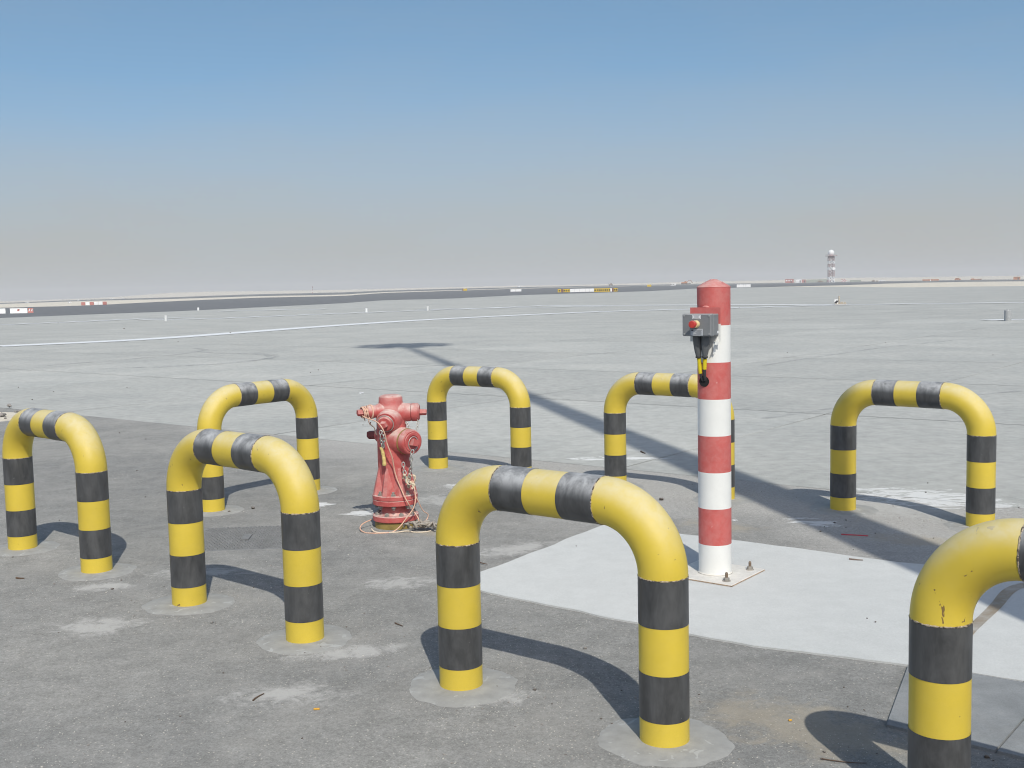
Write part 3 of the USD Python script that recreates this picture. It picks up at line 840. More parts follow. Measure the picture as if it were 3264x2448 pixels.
for a, sx, sy in ((0, 0.386, 0.002), (1, 0.002, 0.386)):
    for s in (-1, 1):
        rim.append(box(sx if a == 0 else 0.002, 0.002 if a == 0 else sy, 0.004, (0 if a == 0 else s * 0.1926, s * 0.1926 if a == 0 else 0, 0.0050)))
obj('rusty_rim', rim, 'rusty_edge', pb)
obj('weld_bead', lathe([(PR - 0.002, 0.011), (PR + 0.007, 0.0112), (PR + 0.004, 0.016), (PR - 0.001, 0.019)], n=56), 'plate_paint', pb, smooth=True)
for sx in (-1, 1):
    for sy in (-1, 1):
        c = (sx * 0.135, sy * 0.135, 0.011)
        bo = obj('anchor_bolt', [cyl(0.0075, c, (c[0], c[1], 0.052), 14), lathe([(0, 0), (0.0068, 0), (0.0045, 0.005), (0, 0.005)], (c[0], c[1], 0.052), n=12)], 'bolt_rust', post, smooth=35)
        obj('nut', [lathe([(0.009, 0.0), (0.0155, 0.0), (0.0155, 0.014), (0.009, 0.0155)], (c[0], c[1], 0.0145), n=6), lathe([(0.009, 0), (0.021, 0), (0.021, 0.0035), (0.009, 0.0035)], c, n=24)], 'bolt_steel', bo)
# local axes: x along the joints, -y towards the camera's left front
YF = -(PR + 0.004)
for nm, z0, z1, mt in (('mounting_plate', 1.338, 1.422, 'red_paint'), ('mounting_plate', 1.246, 1.338, 'white_paint')):
    obj(nm, box(0.172, 0.005, z1 - z0, (0.0, YF - 0.0025, (z0 + z1) / 2 - 0.010)), mt, post, label='red upper part of the mounting plate' if mt == 'red_paint' else 'white lower part of the mounting plate')
gus = trimesh.convex.convex_hull(np.array([(x, y, z) for x in (0.040, 0.045) for y, z in ((YF, 1.232), (YF, 1.17), (YF + 0.055, 1.232), (YF + 0.055, 1.20))]))
obj('bracket_rib', gus, 'white_paint', post)
gus2 = trimesh.convex.convex_hull(np.array([(x, y, z) for x in (0.070, 0.0745) for y, z in ((YF - 0.005, 1.222), (YF - 0.04, 1.222), (YF - 0.005, 1.262))]))
obj('bracket_rib', gus2, 'white_paint', post)
obj('weld_lump', ball(0.02, (0.0, YF + 0.004, 1.412), 2, (1, 0.5, 0.45)), 'red_paint', post, smooth=True)
BZ = 1.325                                     # middle of the box
yb = YF - 0.005
bx = obj('control_box', cbox(0.160, 0.062, 0.110, 0.004, (-0.002, yb - 0.031, BZ)), 'box_grey', post)
obj('lid', cbox(0.163, 0.026, 0.113, 0.005, (-0.002, yb - 0.0635 - 0.0125, BZ)), 'box_grey', bx)
yl = yb - 0.0635 - 0.0255
obj('lid_seam', cbox(0.1645, 0.004, 0.1145, 0.001, (-0.002, yb - 0.0635, BZ)), 'box_grey_light', bx)
scr = []
for sx in (-1, 1):
    for sz in (-1, 1):
        obj('screw', lathe([(0, 0.0), (0.0048, 0.0), (0.004, 0.003), (0.0, 0.0035)], (-0.002 + sx * 0.071, yl, BZ + sz * 0.046), (0, -1, 0), 12), 'box_grey_light', bx, smooth=40)
obj('button_collar', lathe([(0.0, 0.0), (0.0190, 0.0), (0.0190, 0.014), (0.0165, 0.017), (0.0, 0.017)], (-0.002, yl, BZ + 0.005), (0, -1, 0), 36), 'button_cream', bx, smooth=40)
obj('button', lathe([(0.0, 0.0), (0.0115, 0.0), (0.0125, 0.012), (0.0185, 0.016), (0.0195, 0.020), (0.0190, 0.030), (0.0165, 0.034), (0.0, 0.0355)], (-0.002, yl - 0.017, BZ + 0.005), (0, -1, 0), 36), 'button_red', bx, smooth=40)
lb = obj('upper_label', box(0.046, 0.0012, 0.021, (-0.0005, yl - 0.0006, BZ + 0.041)), 'label_white', bx)
obj('print', [box(w, 0.0004, 0.0026, (-0.0005, yl - 0.0014, BZ + 0.041 + z)) for w, z in ((0.036, 0.006), (0.026, 0.0), (0.038, -0.006))], 'print_dark', bx)
obj('lower_label', box(0.070, 0.0012, 0.034, (0.0, yl - 0.0006, BZ - 0.036)), 'label_grey', bx)
obj('print', [box(w, 0.0004, 0.0016, (x, yl - 0.0014, BZ - 0.036 + z)) for w, x, z in ((0.030, 0.014, 0.010), (0.026, 0.012, 0.005), (0.034, 0.010, 0.0), (0.028, 0.012, -0.005), (0.044, 0.004, -0.010))]
    + [box(0.012, 0.0004, 0.007, (-0.025, yl - 0.0014, BZ - 0.036 + 0.010))], 'print_dark', bx)
obj('side_sticker', box(0.0012, 0.012, 0.012, (0.0785, yb - 0.012, BZ - 0.038)), 'label_white', bx)
HZ = 1.04 - 0.010
hx, hy = -0.012, -math.sqrt(PR ** 2 - 0.012 ** 2)
obj('cable_hole', lathe([(0.0, 0.001), (0.0275, 0.001), (0.0285, -0.012), (0.0, -0.012)], (hx, -PR - 0.0015, HZ), (0, -1, 0), 30), 'hole_dark', post)
for k, (x0, x1, ln) in enumerate(((-0.026, -0.024, 0.056), (0.025, 0.002, 0.036))):
    yc = yb - 0.040
    a = np.array([x0, yc, BZ - 0.055]); g1 = np.array([x0, yc, BZ - 0.115]); g2 = np.array([x0 * 0.5 + x1 * 0.5, yc + 0.012, BZ - 0.155])
    gl = obj('cable_gland', [lathe([(0.0, 0), (0.0215, 0), (0.0215, 0.045), (0.0205, 0.052), (0.0185, 0.075), (0.0130, 0.105), (0.0110, 0.108), (0, 0.108)], a, g2 - a, 24)], 'gland_rubber', post, smooth=40)
    e = a + (g2 - a) / np.linalg.norm(g2 - a) * 0.108
    obj('collar', lathe([(0.008, 0), (0.0155, 0), (0.0155, 0.007), (0.008, 0.007)], e, (g2 - a), 20), 'cable_black', gl, smooth=40)
    end = np.array([hx + (-0.006 if k == 0 else 0.008), -PR + 0.004, HZ + 0.004])
    path = smoothpath([e, e * 0.6 + end * 0.4 + np.array([0, -0.008, 0]), e * 0.25 + end * 0.75 + np.array([0, -0.012, -0.006]), end], 40)
    cb = obj('cable', tube(path, 0.0078, 12), 'cable_black', post, smooth=True)
    s0, s1 = (3, 26) if k == 0 else (4, 20)
    obj('yellow_sleeve', tube(path[s0:s1], 0.0104, 14), 'sleeve_yellow', cb, smooth=40)

# ------------------------------------------------------------------ fire hydrant
HXY = np.array([-0.783, 7.12])
HSC = 0.957                                     # heights of the hydrant as surveyed
view = math.atan2(-HXY[0], HXY[1])              # local -y looks at the camera
hyd = thing('fire_hydrant', 'dusty red pillar fire hydrant with hose outlets, chains and cord wound round it', 'fire hydrant', (*HXY, 0.0), view)
UsdGeom.Xformable(hyd).AddScaleOp().Set(Gf.Vec3f(1.0, 1.0, HSC))
obj('base_ring', lathe([(0.0, 0.0), (0.137, 0.0), (0.137, 0.046), (0.128, 0.052), (0.0, 0.052)], n=48), 'brass_ring', hyd, smooth=40)
lf = obj('lower_flange', lathe([(0.0, 0.050), (0.147, 0.050), (0.150, 0.054), (0.150, 0.086), (0.146, 0.090), (0.105, 0.093), (0.0, 0.093)], n=56), 'hydrant_red', hyd, smooth=35)
for k in range(8):
    a = k * PI / 4 + 0.30
    obj('bolt', [cyl(0.009, (0.122 * math.cos(a), 0.122 * math.sin(a), 0.088), (0.122 * math.cos(a), 0.122 * math.sin(a), 0.112), 10),
                 lathe([(0, 0), (0.0175, 0), (0.0175, 0.013), (0, 0.013)], (0.122 * math.cos(a), 0.122 * math.sin(a), 0.0915), n=6)], 'bolt_steel', lf)
obj('neck', lathe([(0.112, 0.090), (0.100, 0.100), (0.093, 0.112), (0.092, 0.165), (0.0, 0.165)], n=48), 'hydrant_red', hyd, smooth=40)
uf = obj('upper_flange', [lathe([(0.0, 0.160), (0.138, 0.160), (0.147, 0.164), (0.1475, 0.194), (0.144, 0.197), (0.0, 0.197)], n=56), lathe([(0.0, 0.1985), (0.144, 0.1985), (0.148, 0.202), (0.148, 0.226), (0.143, 0.231), (0.0, 0.231)], n=56)], 'hydrant_red', hyd, smooth=35)
for k in range(8):
    a = k * PI / 4 + 0.30 + PI / 8
    c, s = math.cos(a), math.sin(a)
    obj('bolt', [lathe([(0, 0), (0.0175, 0), (0.0175, 0.013), (0, 0.013)], (0.124 * c, 0.124 * s, 0.230), n=6), cyl(0.009, (0.124 * c, 0.124 * s, 0.136), (0.124 * c, 0.124 * s, 0.258), 10),
                 lathe([(0, 0), (0.0165, 0), (0.0165, -0.012), (0, -0.012)], (0.124 * c, 0.124 * s, 0.160), n=6)], 'bolt_steel', uf)
body = [lathe([(0.0, 0.229), (0.108, 0.229), (0.106, 0.30), (0.105, 0.42), (0.106, 0.60), (0.104, 0.66), (0.0, 0.66)], n=48)]
for k in range(8):                              # cast ribs that spread the barrel onto the flange
    a = k * PI / 4 + 0.30
    c, s = math.cos(a), math.sin(a)
    e = np.array([-s, c, 0]); o = np.array([c, s, 0])
    body.append(trimesh.convex.convex_hull(np.array([o * 0.146 + e * 0.016 + [0, 0, 0.229], o * 0.146 - e * 0.016 + [0, 0, 0.229], o * 0.09 + e * 0.058 + [0, 0, 0.229], o * 0.09 - e * 0.058 + [0, 0, 0.229],
                                                     o * 0.104 + e * 0.008 + [0, 0, 0.42], o * 0.104 - e * 0.008 + [0, 0, 0.42], o * 0.09 + [0, 0, 0.44], o * 0.142 + e * 0.014 + [0, 0, 0.238], o * 0.142 - e * 0.014 + [0, 0, 0.238]])))
obj('barrel', body, 'hydrant_red', hyd, smooth=32)
# raised casting marks on the barrel's left front, too worn to read
marks = []
for r_ in range(6):
    z = 0.555 - r_ * 0.021
    for q in range(4 + r_ % 2):
        a = math.radians(-128 + q * 9.5 - (r_ % 2) * 3)
        marks.append(box(0.006, 0.003, 0.009 if (q + r_) % 3 else 0.005, (0, 0, 0), rotm((0, 0, 1), math.degrees(a) + 90)))
        marks[-1].apply_translation((0.1062 * math.cos(a), 0.1062 * math.sin(a), z))
obj('casting_marks', marks, 'red_paint', hyd)
# head: swelling, top boss and the three upper outlets
hz = 0.775
hc = np.array([-0.012, 0.0, hz])
head = [lathe([(0.0, 0.62), (0.095, 0.62), (0.097, 0.66), (0.096, 0.72), (0.098, 0.76), (0.094, 0.80), (0.083, 0.83), (0.078, 0.86), (0.076, 0.890), (0.068, 0.902), (0.050, 0.908), (0.0, 0.910)], (-0.010, 0, 0), n=48)]
dl = np.array([-0.93, -0.36, 0.0]); dr = np.array([0.97, -0.12, 0.0]); df = np.array([-0.36, -0.90, -0.22]); dp = np.array([0.64, -0.765, -0.02]); db = -dp
arm = lambda o, d, prof: lathe(prof, o, d, 40)
head += [arm(hc + [0, 0, 0.025], dl, [(0.075, 0.0), (0.066, 0.05), (0.046, 0.095), (0.0425, 0.100), (0.0425, 0.118), (0.0, 0.118)]),
         arm(hc + [0, 0, 0.010], dr, [(0.086, 0.0), (0.078, 0.05), (0.064, 0.09), (0.060, 0.135), (0.0, 0.135)]),
         arm(hc + [0.012, 0, -0.02], df, [(0.085, 0.0), (0.082, 0.07), (0.074, 0.105), (0.066, 0.12), (0.0, 0.12)])]
obj('head', head, 'hydrant_red', hyd, smooth=45)


def nut5(o, d, r, L, ph=0.3):
    return lathe([(0, 0), (r * 1.06, 0), (r, L * 0.9), (r * 0.85, L), (0, L)], o, d, 5, ph)


capl = obj('outlet_cap', lathe([(0.0, 0), (0.044, 0), (0.046, 0.004), (0.044, 0.035), (0.034, 0.048), (0.0, 0.050)], hc + [0, 0, 0.025] + dl / np.linalg.norm(dl) * 0.118, dl, 36), 'hydrant_red', hyd, smooth=40)
obj('cap_nut', nut5(hc + [0, 0, 0.025] + dl / np.linalg.norm(dl) * 0.166, dl, 0.024, 0.062), 'hydrant_red', capl)
capr = obj('outlet_cap', lathe([(0.0, 0), (0.060, 0), (0.062, 0.004), (0.061, 0.038), (0.050, 0.050), (0.0, 0.052)], hc + [0, 0, 0.010] + dr / np.linalg.norm(dr) * 0.138, dr, 36), 'hydrant_red', hyd, smooth=40)
obj('cap_nut', nut5(hc + [0, 0, 0.010] + dr / np.linalg.norm(dr) * 0.190, dr, 0.022, 0.045), 'hydrant_red', capr)
fo = hc + [0.012, 0, -0.02]
nf = df / np.linalg.norm(df)
capf = obj('outlet_cap', lathe([(0.0, 0), (0.051, 0), (0.053, 0.004), (0.052, 0.022), (0.044, 0.030), (0.0, 0.031)], fo + nf * 0.120, df, 36), 'hydrant_red', hyd, smooth=40)
obj('cap_nut', nut5(fo + nf * 0.150, df, 0.025, 0.034), 'hydrant_red', capf)
po = np.array([0.0, 0.0, 0.600])
npd = dp / np.linalg.norm(dp)
obj('pumper_outlet', lathe([(0.098, 0.02), (0.092, 0.10), (0.088, 0.125), (0.082, 0.135), (0.0, 0.135)], po, dp, 44), 'hydrant_red', hyd, smooth=40)
capp = obj('pumper_cap', lathe([(0.0, 0.0), (0.083, 0), (0.086, 0.004), (0.086, 0.034), (0.081, 0.046), (0.074, 0.050), (0.066, 0.049), (0.064, 0.054), (0.048, 0.055), (0.046, 0.050), (0.030, 0.051), (0.0, 0.052)], po + npd * 0.140, dp, 44), 'hydrant_red', hyd, smooth=35)
obj('gasket', lathe([(0.070, 0), (0.089, 0), (0.089, 0.005), (0.070, 0.005)], po + npd * 0.1350, dp, 40), 'brass_ring', capp, smooth=40)
obj('cap_nut', lathe([(0, 0), (0.033, 0), (0.031, 0.034), (0, 0.034)], po + npd * 0.190, dp, 4, 0.5), 'hydrant_red', capp)
vs = obj('valve_boss', lathe([(0.075, 0.02), (0.066, 0.105), (0.052, 0.135), (0.0, 0.135)], po + [0, 0, 0.02], db, 36), 'hydrant_red', hyd, smooth=40)
obj('valve_nut', nut5(po + [0, 0, 0.02] - npd * 0.135, np.array([-0.95, 0.25, -0.02]), 0.030, 0.085), 'hydrant_red_dark', vs)


def chain(pts, link=0.030, r=0.0036):
    p = smoothpath(pts, 200)
    s = np.r_[0, np.cumsum(np.linalg.norm(np.diff(p, axis=0), axis=1))]
    n = max(int(s[-1] / (link * 0.72)), 1)
    out = []
    for i in range(n):
        a = np.array([np.interp((i + 0.5) / n * s[-1], s, p[:, k]) for k in range(3)])
        d = np.array([np.interp(min((i + 0.9) / n * s[-1], s[-1]), s, p[:, k]) for k in range(3)]) - np.array([np.interp((i + 0.1) / n * s[-1], s, p[:, k]) for k in range(3)])
        d, e, f = frame_of(d)
        e = e if i % 2 else f
        t = np.linspace(0, 2 * PI, 14, endpoint=False)
        loop = a + np.outer(np.cos(t) * link / 2, d) + np.outer(np.sin(t) * link * 0.28, e)
        out.append(tube(loop, r, 6, closed=True))
    return out


def hz_(px, py, y):
    """A point in the hydrant's own axes from the enlarged photograph of it (px, py) at depth y."""
    k = 0.000682
    cxl = 478 + 27 * (py - 200) / 1275
    s = (7.25 + y) / 7.25
    return np.array([(px - cxl) * k * s - 0.012, y, 0.0 + (1475 - py) * 0.000694 * s + (s - 1) * -0.9 * 0 + 0.0])


obj('cap_chain', chain([hz_(388, 470, -0.155), hz_(380, 520, -0.158), hz_(390, 585, -0.145), hz_(405, 640, -0.135)]), 'chain_steel', hyd, smooth=True)
obj('cap_chain', chain([hz_(405, 480, -0.155), hz_(412, 540, -0.15), hz_(412, 600, -0.142), hz_(403, 645, -0.135)]), 'chain_steel', hyd, smooth=True)
tg = smoothpath([hz_(385, 640, -0.13), hz_(402, 700, -0.128), hz_(412, 760, -0.128), hz_(416, 828, -0.13)], 12)
obj('hanging_tag', [tube(tg, np.linspace(0.011, 0.013, 12) * (1 + 0.12 * np.sin(np.arange(12) * 2.1)), 9)], 'tag_yellow', hyd, smooth=True)
obj('cap_chain', chain([hz_(690, 660, -0.205), hz_(672, 720, -0.20), hz_(672, 800, -0.185), hz_(662, 880, -0.165), hz_(650, 950, -0.15), hz_(640, 1015, -0.145)], 0.034), 'chain_steel', hyd, smooth=True)
obj('cap_chain', chain([hz_(595, 800, -0.135), hz_(605, 880, -0.14), hz_(620, 950, -0.15), hz_(640, 1010, -0.15), hz_(655, 1030, -0.145)], 0.034), 'chain_steel', hyd, smooth=True)
obj('cap_chain', chain([hz_(622, 420, -0.06), hz_(650, 465, -0.08), hz_(675, 500, -0.10), hz_(705, 515, -0.11), hz_(728, 490, -0.09), hz_(738, 440, -0.06), hz_(735, 380, -0.03)], 0.026, 0.0026), 'chain_steel', hyd, smooth=True)
ringp = np.linspace(0, 2 * PI, 26, endpoint=False)
d_, a_, b_ = frame_of(df)
obj('keeper_ring', tube(fo + nf * 0.135 + np.outer(np.cos(ringp) * 0.056, a_) + np.outer(np.sin(ringp) * 0.056, b_), 0.003, 6, True), 'chain_steel', hyd, smooth=True)
d_, a_, b_ = frame_of(dp)
obj('keeper_ring', tube(po + npd * 0.197 + np.outer(np.cos(ringp) * 0.040, a_) + np.outer(np.sin(ringp) * 0.046, b_) + np.array([0, 0, -0.008]), 0.003, 6, True), 'chain_steel', hyd, smooth=True)
# tan rag knotted in the chain
g = np.random.default_rng(4)
rag = []
for k in range(7):
    c = hz_(600 + 14 * k, 915 + 18 * k % 95, -0.15)
    c2 = c + g.normal(0, 0.012, 3) + [0.01, 0, -0.03]
    rag.append(tube(smoothpath([c, (c + c2) / 2 + g.normal(0, 0.008, 3), c2, c2 + g.normal(0, 0.012, 3)], 14), np.linspace(0.009, 0.003, 14), 7))
obj('knotted_rag', rag, 'cloth_tan', hyd, smooth=True)


def to_world(p):
    c, s = math.cos(view), math.sin(view)
    p = np.asarray(p)
    return np.stack([HXY[0] + c * p[..., 0] - s * p[..., 1], HXY[1] + s * p[..., 0] + c * p[..., 1], p[..., 2] * HSC], -1)


# cord: wound round the left outlet, run down the front, lying round the foot
ndl = dl / np.linalg.norm(dl)
o = hc + [0, 0, 0.025] + ndl * 0.136
d_, a_, b_ = frame_of(dl)
tt = np.linspace(0, 2 * PI * 7, 190)
wind = o + np.outer((0.5 + 0.5 * np.sin(tt * 0.31)) * 0.062, d_) + np.outer(np.cos(tt) * (0.041 - 0.006 * np.sin(tt * 0.31)), a_) + np.outer(np.sin(tt) * (0.041 - 0.006 * np.sin(tt * 0.31)), b_)
cord1 = np.vstack([wind, smoothpath([wind[-1], hz_(278, 358, -0.13), hz_(335, 368, -0.17), hz_(385, 402, -0.215), hz_(415, 460, -0.22), hz_(440, 570, -0.20), hz_(468, 660, -0.19), hz_(492, 740, -0.17), hz_(508, 850, -0.145),
                                    hz_(535, 960, -0.14), hz_(570, 1050, -0.15), hz_(610, 1140, -0.165), hz_(640, 1200, -0.165), hz_(668, 1262, -0.13), hz_(700, 1310, -0.12), hz_(730, 1350, -0.14), hz_(742, 1395, -0.16)], 150)[1:]])
cord2 = smoothpath([hz_(655, 1000, -0.15), hz_(684, 985, -0.15), hz_(702, 1060, -0.16), hz_(712, 1140, -0.165), hz_(705, 1200, -0.17), hz_(678, 1270, -0.17), hz_(640, 1320, -0.175), hz_(590, 1385, -0.18), hz_(540, 1435, -0.20),
                    hz_(470, 1470, -0.215), hz_(390, 1478, -0.225), hz_(290, 1475, -0.215), hz_(205, 1462, -0.17), hz_(178, 1448, -0.12), hz_(205, 1420, -0.06), hz_(255, 1405, -0.03), hz_(285, 1402, 0.0)], 170)
cord3 = smoothpath([hz_(712, 1130, -0.165), hz_(735, 1180, -0.16), hz_(765, 1255, -0.14), hz_(800, 1310, -0.12), hz_(832, 1345, -0.10), hz_(828, 1372, -0.10), hz_(795, 1400, -0.13), hz_(760, 1405, -0.16), hz_(740, 1412, -0.18), hz_(742, 1428, -0.2)], 90)
cord4 = smoothpath([hz_(288, 1440, -0.16), hz_(330, 1462, -0.2), hz_(420, 1470, -0.215), hz_(520, 1468, -0.22), hz_(640, 1460, -0.22), hz_(700, 1468, -0.24), hz_(780, 1478, -0.25), hz_(855, 1466, -0.22)], 80)
for c in (cord2, cord3, cord4):
    c[:, 2] = np.maximum(c[:, 2], 0.006)
loose = [tube(to_world(wind[0] + np.array([[0, 0, 0], [-0.004, -0.01, -0.03], [0.003, -0.012, -0.06]])), 0.0035, 6), tube(to_world(o + ndl * 0.01 + np.array([[0, -0.04, -0.03], [-0.006, -0.045, -0.06], [0.004, -0.04, -0.085]])), 0.0035, 6)]
cd = thing('cord', 'thin pinkish cord wound round the hydrant outlet and trailing to the ground', 'cord')
obj('strand', [tube(to_world(cord1), 0.0040, 7)] + loose, 'cord_pink', cd, smooth=True)
obj('strand', tube(to_world(cord2), 0.0042, 7), 'cord_pink', cd, smooth=True)
obj('strand', tube(to_world(cord3), 0.0032, 7), 'cord_pink', cd, smooth=True)
obj('strand', tube(to_world(cord4), 0.0042, 7), 'cord_pale', cd, smooth=True)
obj('strand', tube(to_world(smoothpath([hz_(290, 395, -0.11), hz_(300, 425, -0.13), hz_(325, 445, -0.15), hz_(330, 480, -0.155), hz_(350, 505, -0.16)], 30)), 0.0034, 6), 'cord_brown', cd, smooth=True)
# frayed brown rope heap right of the hydrant's foot
g = np.random.default_rng(12)
rb = []
c0 = to_world(hz_(760, 1440, -0.20))
for k in range(13):
    a = g.uniform(0, 2 * PI)
    L = g.uniform(0.05, 0.11)
    c = c0 + [g.uniform(-0.06, 0.08), g.uniform(-0.05, 0.05), 0]
    pts = [c + np.array([math.cos(a) * L * t + g.normal(0, 0.008), math.sin(a) * L * 0.6 * t + g.normal(0, 0.008), 0.012 + 0.035 * max(0, math.sin(t * PI)) * g.uniform(0.2, 1)]) for t in np.linspace(0, 1, 5)]
    rb.append(tube(smoothpath(pts, 16), np.linspace(0.011, 0.006, 16) * g.uniform(0.7, 1.3), 7))
obj('rope_heap', rb, 'rope_brown', None, smooth=True, label='heap of frayed brown rope on the ground beside the hydrant foot', cat='rope')

# ------------------------------------------------------------------ iron cover with raised tread between the left barriers
cov = thing('manhole_cover', 'dusty square iron cover with raised tread pattern between the left barriers', 'manhole cover', (-1.70, 6.84, 0.0), 0.06)
obj('plate', cbox(0.66, 0.66, 0.016, 0.003, (0, 0, -0.0025)), 'cover_iron', cov)
tr = []
for i in range(-13, 14):
    for j in range(-13, 14):
        x, y = i * 0.025, j * 0.025
        if max(abs(x), abs(y)) < 0.315 and not (abs(x) < 0.03 and abs(y) < 0.09):
            m = trimesh.convex.convex_hull(np.array([(a * (0.010 - 0.003 * k), b * (0.0055 - 0.002 * k), 0.0075 + 0.008 * k) for a in (-1, 1) for b in (-1, 1) for k in (0, 1)]) - [0, 0, 0.0025])
            if (i + j) % 2:
                m.apply_transform(rotm((0, 0, 1), 90))
            m.vertices[:, 2] += 0.004 * (((i * 37 + j * 53) % 7) / 7 - 0.6)
            m.apply_translation((x + 0.012 * (j % 2), y, 0)); tr.append(m)
obj('tread', tr, 'cover_iron', cov, kind='stuff')
obj('lifting_key_plate', cbox(0.05, 0.15, 0.006, 0.001, (0, 0, 0.0105)), 'cover_iron', cov)

# ------------------------------------------------------------------ floodlight mast behind the camera's right shoulder: its shadow lies across the apron
MB = np.array([3.29, 1.20])
MH = 30.7 * math.tan(SUN_EL) - 0.2
mast = thing('floodlight_mast', 'tall grey floodlight mast right of the camera whose long shadow crosses the apron', 'light mast', (*MB, 0.0), 0.15)
obj('shaft', lathe([(0.0, 0.02), (0.31, 0.02), (0.25, 5.0), (0.20, 9.0), (0.17, 14.0), (0.11, MH), (0.0, MH)], n=24), 'galvanized', mast, smooth=True)
bf = obj('base_flange', lathe([(0.0, 0.0), (0.42, 0.0), (0.42, 0.03), (0.0, 0.03)], n=32), 'galvanized', mast, smooth=35)
for k in range(10):
    a = k * PI / 5
    obj('bolt', cyl(0.018, (0.36 * math.cos(a), 0.36 * math.sin(a), 0.03), (0.36 * math.cos(a), 0.36 * math.sin(a), 0.12), 8), 'bolt_steel', bf)
hd = obj('head_ring', [lathe([(0.0, MH - 0.25), (0.80, MH - 0.22), (0.80, MH + 0.02), (0.0, MH + 0.06)], n=28), tube(np.c_[0.95 * np.cos(ringp), 0.95 * np.sin(ringp), np.full(26, MH - 0.1)], 0.05, 8, True)] + [tube([(0.1 * math.cos(a), 0.1 * math.sin(a), MH - 0.1), (0.95 * math.cos(a), 0.95 * math.sin(a), MH - 0.1)], 0.04, 8) for a in (0, PI / 2, PI, 3 * PI / 2)], 'galvanized', mast, smooth=True)
for k in range(8):
    a = k * PI / 4 + 0.2
    c = np.array([1.15 * math.cos(a), 1.15 * math.sin(a), MH - 0.12])
    R = rotm((0, 0, 1), math.degrees(a)) @ rotm((0, 1, 0), 35)
    fl = obj('floodlight', cbox(0.42, 0.62, 0.20, 0.03, c, R), 'galvanized', mast)
    obj('lens', box(0.34, 0.54, 0.01, c + (R[:3, :3] @ np.array([0, 0, -0.107])), R), 'far_glass', fl)
# ------------------------------------------------------------------ the far side of the airfield
bx_ = np.array([math.atan2(*ray(x, y)[:2]) for x, y in zip(BERM_X, BERM_Y)])
bs_ = np.array([(lambda d: d[2] / math.hypot(d[0], d[1]))(ray(x, y)) for x, y in zip(BERM_X, BERM_Y)])


def height_full(az, r):
    r0 = np.interp(az, AZC, r_run)
    h = relief(az, r)
    rc = r0 * 1.22 + 25
    hb = max(CAM_H + np.interp(az, bx_, bs_) * rc - float(relief(az, rc)), 0.0)
    return h + hb * np.exp(-((np.asarray(r) - rc) / (0.12 * r0 + 14)) ** 2) * (np.asarray(r) > r0)


def spot(px, py, dmax=1100.0):
    """Where the land shows at a pixel (or the crest of the ridge below it)."""
    d = ray(px, py); h = math.hypot(d[0], d[1]); az = math.atan2(d[0], d[1])
    r = np.geomspace(8, dmax, 3000)
    gap = CAM_H + r * d[2] / h - height_full(az, r)
    i = np.argmax(gap < 0) if (gap < 0).any() else int(np.argmin(np.abs(gap / r) + (r < np.interp(az, AZC, r_run)) * 1.0))
    rr = float(r[i])
    return np.array([rr * math.sin(az), rr * math.cos(az), float(height_full(az, rr))]), az, rr


def far(name, label, cat, px, py, group=None, turn=0.0, dmax=1100.0):
    """A thing on the far land, facing the camera; returns it and its metres per photograph pixel."""
    p, az, r = spot(px, py, dmax)
    return thing(name, label, cat, p, -az + turn, group), r / F_PX


def signboard(label, px0, py0, py1, segs, name='airfield_sign', cat='sign', group=None, legs=True):
    """segs: (width in pixels, material, rows of print)."""
    total = sum(s[0] for s in segs)
    t, k = far(name, label, cat, px0 + total / 2, py1, group)
    h = (py1 - py0) * k
    z0 = 0.14 * h if legs else 0.0
    x = -total / 2 * k
    for w, m, pr in segs:
        W = w * k
        pn = obj('panel', cbox(W * 0.97, 0.22, h - z0, 0.02, (x + W / 2, 0, z0 + (h - z0) / 2)), m, t)
        if pr:
            n = max(int(W / 0.42), 1)
            obj('print', [box(0.22 if q % 3 else 0.30, 0.01, (h - z0) * (0.5 if q % 2 else 0.42), (x + W * (q + 0.5) / n, -0.116, z0 + (h - z0) / 2)) for q in range(n)], 'far_dark', pn)
        if legs:
            for sx in (0.15, 0.85):
                obj('leg', cyl(0.05, (x + W * sx, 0, -0.05), (x + W * sx, 0, z0 + 0.02), 8), 'galvanized', t)
        x += W
    return t


signboard('yellow taxiway sign with a dark block, left of the white panel row', 1777.8, 921.5, 933.2, [(11, 'far_yellow', 1), (7, 'far_maroon', 0), (20.5, 'far_yellow', 1)])
signboard('long row of white closure panels between the two yellow taxiway signs', 1817.3, 920.4, 932.4, [(14.5, 'far_white', 0), (14.5, 'far_white', 0), (19, 'far_white', 0), (14.5, 'far_white', 0), (13.5, 'far_white', 0)], 'panel_row', 'barrier')
signboard('long yellow taxiway sign with black lettering, right of the white panel row', 1894, 919.0, 931.6, [(15.5, 'far_yellow', 1), (36, 'far_yellow', 1), (5, 'far_white', 0), (5.5, 'far_maroon', 0), (12, 'far_yellow', 1)])
signboard('small yellow sign standing left of the white sign on the dark taxiway', 1474, 920.2, 928.0, [(3, 'far_maroon', 0), (12, 'far_yellow', 0)])
signboard('white and pale red sign on the dark taxiway left of centre', 1627, 921.8, 930.8, [(17, 'far_white', 0), (18, 'far_white', 0)])
signboard('small yellow sign on the runway right of the long sign row', 2063, 907.3, 914.8, [(13, 'far_yellow', 0)])
signboard('small white sign with dark letters just left of the striped post top', 2137, 903.8, 911.0, [(13, 'far_white', 1), (4, 'far_white', 0)])
signboard('white barrier panels in a row just right of the striped post top', 2349, 906.8, 915.6, [(20, 'far_white', 0), (7, 'far_white', 0), (16, 'far_white', 0)], 'panel_row', 'barrier', legs=False)

